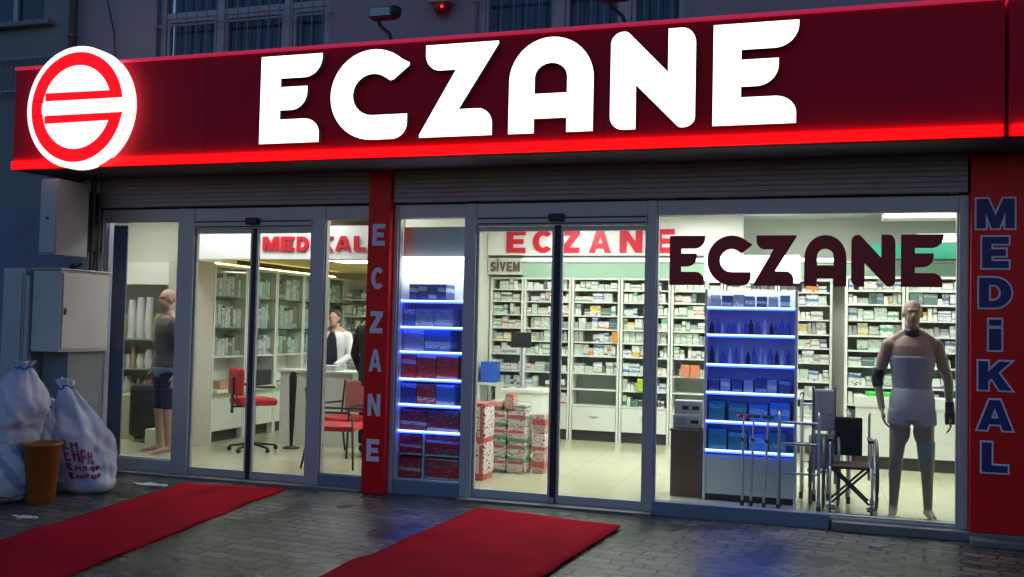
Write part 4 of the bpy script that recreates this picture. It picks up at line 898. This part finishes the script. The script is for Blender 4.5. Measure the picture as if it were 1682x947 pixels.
# second mannequin, leftmost window
D2 = thing('mannequin', 'mannequin in a dark shirt half hidden by the post of the leftmost window', 'mannequin', (-6.90, .95, .06))
c2 = (-6.90, .95, .065)
remeshed(xf(body(poseA), c2, math.radians(-28), 1.02), 'body', mat('brown_mannequin', (.34, .21, .16), .5, 0, .06), D2, .010)
def shirt(pose, d=.014, hem=.88, sl=1.0):
    g = MB().loft(torso_rings(hem, 1.46, d))
    for s, k in ((-1, 'l'), (1, 'r')):
        e, w_ = pose[k]; sh = Vector((s * .18, 0, 1.40)); e = Vector(e); w_ = Vector(w_); g.ball((s * .165, 0, 1.395), .078, .072, .075, 12, 8)
        g.tube([sh, (sh + e) / 2, e], .066, 12, .053); g.ball(e, .052)
        if sl > .5: g.tube([e, (e + w_) / 2, w_ + (e - w_) * .06], .052, 12, .040)
    return g
remeshed(xf(shirt(poseA, .014, .92, .4), c2, math.radians(-28), 1.02), 'shirt', mat('charcoal_shirt', (.10, .095, .10), .9), D2, .011, 4)
remeshed(xf(MB().loft(torso_rings(.80, .925, .018)), c2, math.radians(-28), 1.02), 'waist_belt', mat('light_blue_belt', (.14, .22, .36), .8), D2, .010, 3)
tr_ = MB().loft(torso_rings(.78, .87, .018))
for s in (-1, 1): tr_.tube([(s * .090, .0, .87), (s * .095, -.002, .70), (s * .108, -.012, .47)], .108, 16, .078)
remeshed(xf(tr_, c2, math.radians(-28), 1.02), 'shorts', mat('dark_navy_shorts', (.012, .014, .05), .9), D2, .011, 3)
# pharmacist
PC = thing('person', 'person in a white coat over a dark vest standing behind the white desk', 'person', (-5.90, 2.98, .06))
poseP = dict(l=((-.25, -.06, 1.13), (-.10, -.27, 1.00)), r=((.25, -.06, 1.13), (.10, -.28, 1.00)), fl=(-.11, 0), fr=(.11, 0), head=(0, -.06, 1.64))
cp = (-5.90, 2.98, .065); rp = math.radians(8); sp_ = .93
remeshed(xf(body(poseP), cp, rp, sp_), 'body', M_skin, PC, .0085)
g = shirt(poseP, .018, .80)
for z in (.55, .8): pass
g.loft([ell(0, 0, .45, .22, .17), ell(0, 0, .70, .20, .15), ell(0, 0, .95, .182, .135)])
remeshed(xf(g, cp, rp, sp_), 'coat', M_coat, PC, .011, 4)
remeshed(xf(MB().loft([[(x * f, y, z) for x, y in ((-.075, -.150), (.075, -.150), (.085, -.07), (-.085, -.07))] for z, f in ((.98, 1.0), (1.2, 1.0), (1.36, .85), (1.46, .30))], smooth=False), cp, rp, sp_), 'vest', M_navycloth, PC, .008, 2)
def hair(c, cp, rp, s, parent, m=M_hair):
    g = MB().ball((c[0], c[1] + .026, c[2] + .046), .083, .092, .082, 16, 12); g.ball((c[0], c[1] + .05, c[2] - .005), .078, .065, .075, 14, 10)
    remeshed(xf(g, cp, rp, s), 'hair', m, parent, .009, 3)
hair(poseP['head'], cp, rp, sp_, PC)
tr_ = MB()
for s in (-1, 1): tr_.tube([(s * .09, 0, .86), (s * .1, -.01, .48), (s * .11, .01, .10)], .09, 14, .055)
tr_.loft(torso_rings(.78, .87, .01)); remeshed(xf(tr_, cp, rp, sp_), 'trousers', M_blackcloth, PC, .011, 3)
# customer in black
PD = thing('person', 'person in black clothes with their back turned, mostly hidden by the narrow red pillar', 'person', (-4.86, 1.95, .06))
cp = (-4.86, 1.95, .065); rp = math.radians(170)
poseD = dict(l=((-.25, .02, 1.12), (-.24, -.10, .90)), r=((.25, .02, 1.12), (.24, -.10, .90)), fl=(-.10, 0), fr=(.10, 0))
remeshed(xf(body(poseD), cp, rp, 1.0), 'body', M_skin, PD, .009)
remeshed(xf(shirt(poseD, .022, .76), cp, rp, 1.0), 'jacket', M_blackcloth, PD, .011, 4)
tr_ = MB()
for s in (-1, 1): tr_.tube([(s * .09, 0, .86), (s * .1, -.01, .48), (s * .10, .01, .10)], .092, 14, .06)
tr_.loft(torso_rings(.78, .87, .012)); remeshed(xf(tr_, cp, rp, 1.0), 'trousers', M_blackcloth, PD, .011, 3)
hair((0, -.02, 1.655), cp, rp, 1.0, PD)
sh_ = MB()
for s in (-1, 1): sh_.tube([(s * .10, .04, .045), (s * .12, -.10, .042), (s * .13, -.19, .03)], .048, 10, .03)
remeshed(xf(sh_, cp, rp, 1.0), 'shoes', M_black, PD, .009, 2)

# ================================================================== OUTSIDE LEFT: METER BOXES, PIPES, SACKS, BIN
t = thing('meter_cabinet', 'large pale metal meter cabinet mounted on the wall above the sacks', 'meter box', (-7.1, -.4, 1.2))
bx('box', M_elecold, t, -7.19, -6.86, -.72, -.06, 1.20, 1.985, bevel=.008); bx('door', M_elecold, t, -6.859, -6.845, -.70, -.08, 1.23, 1.955, bevel=.004)
bx('hood', M_elecold, t, -7.21, -6.835, -.74, -.05, 1.986, 2.0, bevel=.003); bx('lock', M_black, t, -6.844, -6.836, -.68, -.66, 1.56, 1.62)
t = thing('meter_cabinet', 'tall narrow pale cabinet standing at the left edge of the photo', 'cabinet', (-7.4, -.6, .0))
bx('box', M_elec, t, -7.53, -7.27, -.74, -.10, .0, 2.0, bevel=.008); bx('door', M_elec, t, -7.51, -7.29, -.752, -.741, .12, 1.95, bevel=.004); bx('trim', M_elec, t, -7.262, -7.215, -.74, -.68, 0.0, 1.93, bevel=.006)
t = thing('junction_box', 'upright pale junction box with a dark side above the meter cabinet', 'junction box', (-7.04, -.5, 2.12))
bx('box', M_elec, t, -7.14, -6.94, -.72, -.30, 2.13, 2.86, bevel=.008); bx('lid', M_elec, t, -7.13, -6.95, -.732, -.721, 2.15, 2.84, bevel=.004); bx('bracket', M_black, t, -7.10, -6.98, -.29, .0, 2.2, 2.8); bx('lock', M_black, t, -7.06, -7.02, -.737, -.733, 2.47, 2.49)
single('plastered_pier', M_wall2, 'low plastered pier under the big meter cabinet', 'pier', -7.20, -6.90, -.55, -.055, 0, 1.198)
t = thing('drainpipe', 'brown drainpipe running down the wall behind the round sign', 'pipe', (-7.42, -.08, 2.0))
MB().tube([(-7.41, -.10, 2.2), (-7.41, -.10, 8)], .045, 12).build('pipe', M_pipe, t)
for z in (2.6, 4.45, 6): MB().tube([(-7.41 + .052 * math.cos(a), -.10 + .052 * math.sin(a), z) for a in [2 * PI * k / 16 for k in range(16)]], .008, 6, closed=True).build('clamp', M_bar, t)
for i, (x, d, zt) in enumerate(((-6.98, .018, 2.94), (-6.90, .013, 2.94))):
    t_ = MB().tube([(x, -.20, 1.99), (x + .01, -.20, 2.5), (x, -.18, zt)], d, 8); tag(t_.build('conduit', M_pipe, None), ('thick brown conduit rising from the big meter cabinet', 'thin brown conduit rising beside the thick one')[i], 'conduit')
cb = MB(); pts = [(-7.05 + .10 * math.sin(k * .9) + .02 * k, -.45 + .08 * math.cos(k * 1.3), 2.03 + .035 * math.sin(k * 1.7)) for k in range(9)]
cb.tube(pts, .012, 6); tag(cb.build('cable_bundle', M_black, None), 'loop of black cable lying on top of the big meter cabinet', 'cable')
cb = MB().tube([(-7.06, -.06, 4.95), (-6.93, -.05, 4.45), (-6.85, -.10, 4.05), (-6.84, -.3, 3.95)], .007, 6)
tag(cb.build('wall_cable', M_black, None), 'thin black cable slanting down the wall right of the drainpipe', 'cable')
def sack(x, y, z, rx, ry, h, lean, m, lab, seed, tie=True, txt=False):
    t = thing('sack', lab, 'sack', (x, y, z)); n, k_ = 56, 44
    def surf(a, f, off=0.0):
        if f < .10: r = .72 + .28 * (f / .10) ** .5
        elif f < .50: r = 1.0 + .05 * math.sin((f - .10) * 7.8)
        elif f < .93: r = 1.0 - .80 * ((f - .50) / .43) ** 1.25
        else: r = .20 + .10 * ((f - .93) / .07)
        p = Vector((math.cos(a) * 1.9 + seed, math.sin(a) * 1.9, f * h * 4.2))
        rg = lambda q: 1 - 2 * abs(noise.noise(q))
        dn = noise.noise(p * .7) * .22 + (rg(p * 1.3) - .5) * .09 + (rg(p * 2.9 + Vector((3, 1, 7))) - .5) * .06 + (rg(p * 6.1) - .5) * .022
        if f > .55: dn += .10 * math.sin(6 * a + seed + 5 * f) * (f - .55) / .4
        rr = r * (1 + dn) + off; sq = 1 + .10 * math.cos(2 * a + seed)
        return (x + lean[0] * f ** 1.2 + rx * rr * sq * math.cos(a), y + lean[1] * f ** 1.2 + ry * rr * math.sin(a), z + h * f + (.05 * noise.noise(p * .8) if .1 < f else 0) + .001)
    rings = [[surf(2 * PI * j / n, i / k_) for j in range(n)] for i in range(k_ + 1)]
    MB().loft(rings).build('bag', m, t)
    if tie:
        MB().tube([surf(2 * PI * q / 18, .925, .02) for q in range(18)], .008, 6, closed=True).build('tie', M_blue if not txt else M_navy, t)
    if txt:
        pr_ = MB()
        def stroke(a0, f0, a1, f1, wd=.016):
            for q in range(6):
                u0, u1 = q / 6, (q + 1) / 6; A0_, A1_ = a0 + (a1 - a0) * u0, a0 + (a1 - a0) * u1; F0, F1 = f0 + (f1 - f0) * u0, f0 + (f1 - f0) * u1
                da, df = (wd / rx * .55, 0) if abs(f1 - f0) * h > abs(a1 - a0) * rx else (0, wd / h * .55)
                pr_.add([surf(A0_ - da, F0 - df, .022), surf(A0_ + da, F0 + df, .022), surf(A1_ + da, F1 + df, .022), surf(A1_ - da, F1 - df, .022)], [(0, 1, 2, 3)])
        a0 = math.radians(-82)
        for row, (fz, sz, cnt) in enumerate(((.42, .030, 2), (.335, .048, 4), (.24, .018, 5), (.17, .018, 5))):
            for q in range(cnt):
                A = a0 + (.22 if cnt < 6 else .17) * q + (.15 if cnt == 3 else 0); wd_ = .13 if cnt < 6 else .09; tw = .016 if cnt < 6 else .008
                stroke(A, fz - sz, A, fz + sz, tw)
                if q % 2 == 0: stroke(A, fz + sz, A + wd_, fz + sz, tw); stroke(A, fz, A + wd_ * .8, fz, tw)
                if q % 2: stroke(A + wd_, fz - sz, A + wd_, fz + sz, tw); stroke(A, fz + sz * .2, A + wd_, fz + sz * .2, tw)
                if q % 3 == 0: stroke(A, fz - sz, A + wd_, fz - sz, tw)
        pr_.build('printing', M_print, t)
    return t
M_print = mat('faded_red_print', (.30, .02, .07), .7)
tk = sack(-6.20, -1.04, 0, .31, .22, .96, (-.50, .24), M_sack, 'full white woven sack with red print leaning below the meter cabinet', 3.1, True, True)
sack(-6.60, -1.62, .40, .34, .26, .74, (.02, .22), M_sack, 'bulging white sack on top of the striped sack at the left edge', 9.4, True)
sack(-6.55, -1.74, 0, .27, .25, .66, (.0, .03), M_sackblue, 'flattened blue striped sack at the very left bottom', 5.7, False)
sack(-6.62, -1.18, 0, .20, .17, .80, (.0, .1), M_sackblue, 'blue and white sack squeezed between the orange bin and the printed sack', 14.2, True)
t = thing('waste_bin', 'orange tapered plastic bin between the white sacks', 'bin', (-6.16, -1.62, 0))
prof = [(.105, 0.0), (.112, .01), (.148, .46), (.158, .465), (.158, .49), (.146, .49), (.140, .47), (.108, .02), (.0001, .02)]
MB().loft([[(-6.16 + r * math.cos(2 * PI * k / 28), -1.62 + r * math.sin(2 * PI * k / 28), z + .001) for k in range(28)] for r, z in prof], caps=False).add([(-6.16 + .105 * math.cos(2 * PI * k / 28), -1.62 + .105 * math.sin(2 * PI * k / 28), .001) for k in range(28)], [tuple(range(28))]).build('body', M_orange, t)

# ---- neighbour building
N = thing('neighbour_building', 'older grey neighbouring building at the far left with a barred window', 'building', (-9, .1, 0))
mb = MB().box(-20, -8.9, .12, .4, 4.72, 9).box(-20, -7.42, .12, .4, 2.7, 4.72).box(-8.0, -7.42, .12, .4, 4.72, 9).box(-8.9, -8.0, .12, .4, 6.0, 9).build('wall', M_wall2, N)
bx('lower_wall', M_darkwall, N, -20, -7.21, .10, .4, 0, 2.698)
bx('sill', M_wall2, N, -9.1, -7.85, .02, .119, 4.66, 4.715, bevel=.01)
wn = MB().box(-8.9, -8.84, .2, .28, 4.72, 6.0).box(-8.06, -8.0, .2, .28, 4.72, 6.0).box(-8.50, -8.44, .2, .28, 4.72, 6.0).box(-8.84, -8.06, .21, .27, 4.72, 4.78).build('window', M_upframe, N)
bx('pane', M_upglass, wn, -8.84, -8.06, .235, .24, 4.78, 6.0)
bx('curtain', mat('pale_blue_curtain', (.25, .30, .52), .9), wn, -8.83, -8.5, .30, .31, 4.78, 6.0)
gr = MB(); gr.box(-8.75, -7.72, .05, .065, 4.30, 4.325).box(-8.75, -7.72, .05, .065, 3.95, 3.97)
k = -8.74
while k < -7.72: gr.tube([(k, .057, 3.9), (k, .057, 4.32)], .006, 6); k += .065
gr.build('vent_grille', M_bar, N)
# ---- things on the upper wall
t = thing('alarm_siren', 'white alarm box with a red lamp on the upper wall above the sign', 'alarm', (-3.31, -.08, 4.5))
bx('housing', M_elec, t, -3.42, -3.20, -.14, .0, 4.475, 4.85, bevel=.01)
MB().loft([ell(-3.305, -.07, z, rx, ry, 16) for z, rx, ry in ((4.473, .085, .055), (4.42, .080, .05), (4.38, .055, .035))]).build('lamp_cover', mat('red_plastic_lens', (.25, .005, .008), .25), t)
MB().ball((-3.285, -.12, 4.435), .014).build('lamp', G_alarm, t)
def floodlight(x, y, zb, lab, tall=.52, turn=-1):
    t = thing('floodlight', lab, 'floodlight', (x, y, zb))
    bx('base', M_black, t, x - .07, x + .05, y - .05, y + .05, zb, zb + .03, bevel=.004)
    MB().tube([(x, y, zb + .03), (x - .02, y, zb + .10), (x - .11, y - .01, zb + .18), (x - .13, y - .02, zb + .24)], .016, 8).build('arm', M_black, t)
    hd = MB().box(x - .20, x + .03, y - .07, y + .05, zb + .23, zb + .33).build('housing', M_pipe, t, .02)
    MB().lathe((x + .03, y - .01, zb + .24), [(.04, 0), (.055, .03), (.055, .08), (.02, .10)], 14).build('lamp_head', M_black, t)
    bx('lamp_glass', M_greymetal, t, x - .18, x + .01, y - .076, y - .071, zb + .245, zb + .315)
floodlight(-3.55, -.60, 3.957, 'black floodlight on a bent arm on the sign edge above the letters C and Z')
floodlight(-1.50, -.60, 3.957, 'black floodlight on the sign edge above the letter N')

# ================================================================== CARPETS AND LITTER
def carpet(quad, n, lab, seed):
    a, b, c, d = [Vector(q) for q in quad]; mb = MB(); L = 60; W_ = 14; vs = []
    for z_off in (0,):
        for i in range(L + 1):
            for j in range(W_ + 1):
                f, g = i / L, j / W_; p = a.lerp(b, g).lerp(d.lerp(c, g), f)
                hgt = .012 + .016 * max(0, noise.noise(Vector((p.x * 1.5 + seed, p.y * 2.2, 0)))) + .004 * noise.noise(Vector((p.x * 5, p.y * 5, seed)))
                e_ = .022 * noise.noise(Vector((f * 9, seed, 0))) if j in (0, W_) else 0
                vs.append((p.x + e_, p.y, hgt))
    fs = [(i * (W_ + 1) + j, i * (W_ + 1) + j + 1, (i + 1) * (W_ + 1) + j + 1, (i + 1) * (W_ + 1) + j) for i in range(L) for j in range(W_)]
    mb.add(vs, fs, True); o = mb.build('carpet', M_carpet, None, base=((a.x + c.x) / 2, (a.y + c.y) / 2, 0))
    s = o.modifiers.new('solid', 'SOLIDIFY'); s.thickness = .012; s.offset = -1
    return tag(o, lab, 'carpet')
def ext(p, q, t): return (p[0] + (q[0] - p[0]) * t, p[1] + (q[1] - p[1]) * t, 0)
A0, A1, A2, A3 = (-5.647, -.417), (-4.653, -.245), (-4.238, -3.437), (-5.292, -2.89)
carpet([(*A0, 0), (*A1, 0), ext(A1, A2, 1.35), ext(A0, A3, 1.75)], 0, 'red carpet runner leading to the left entrance', 1)
B0, B1, B2, B3 = (-2.70, -.455), (-1.437, -.721), (-1.588, -2.303), (-2.833, -2.821)
carpet([(*B0, 0), (*B1, 0), ext(B1, B2, 2.0), ext(B0, B3, 1.45)], 0, 'wide red carpet leading to the middle entrance', 7)
def scrap(x, y, s, lab, m=M_paper, r=0.0):
    n = 12; ring = [(x + s * (1 + .3 * math.sin(k * 2.3 + x)) * math.cos(2 * PI * k / n), y + s * .45 * (1 + .3 * math.cos(k * 1.7 + y)) * math.sin(2 * PI * k / n)) for k in range(n)]
    mb = MB().loft([[(a, b, .002 + .004 * math.sin(i * 2)) for i, (a, b) in enumerate(ring)], [(a, b, .006 + .012 * abs(math.sin(i * 1.3))) for i, (a, b) in enumerate(ring)]], smooth=False)
    tag(mb.build('litter', m, None, base=(x, y, 0)), lab, 'litter')
scrap(.80, -1.85, .045, 'crumpled white paper on the pavers in front of the blue-lettered pillar')
scrap(.42, -.62, .04, 'flat grey paper scrap on the pavers below the tan mannequin')
scrap(-5.86, -.60, .16, 'flattened pale cardboard by the corner of the left carpet')
scrap(-5.75, -2.2, .10, 'pale rag on the pavers in front of the orange bin')
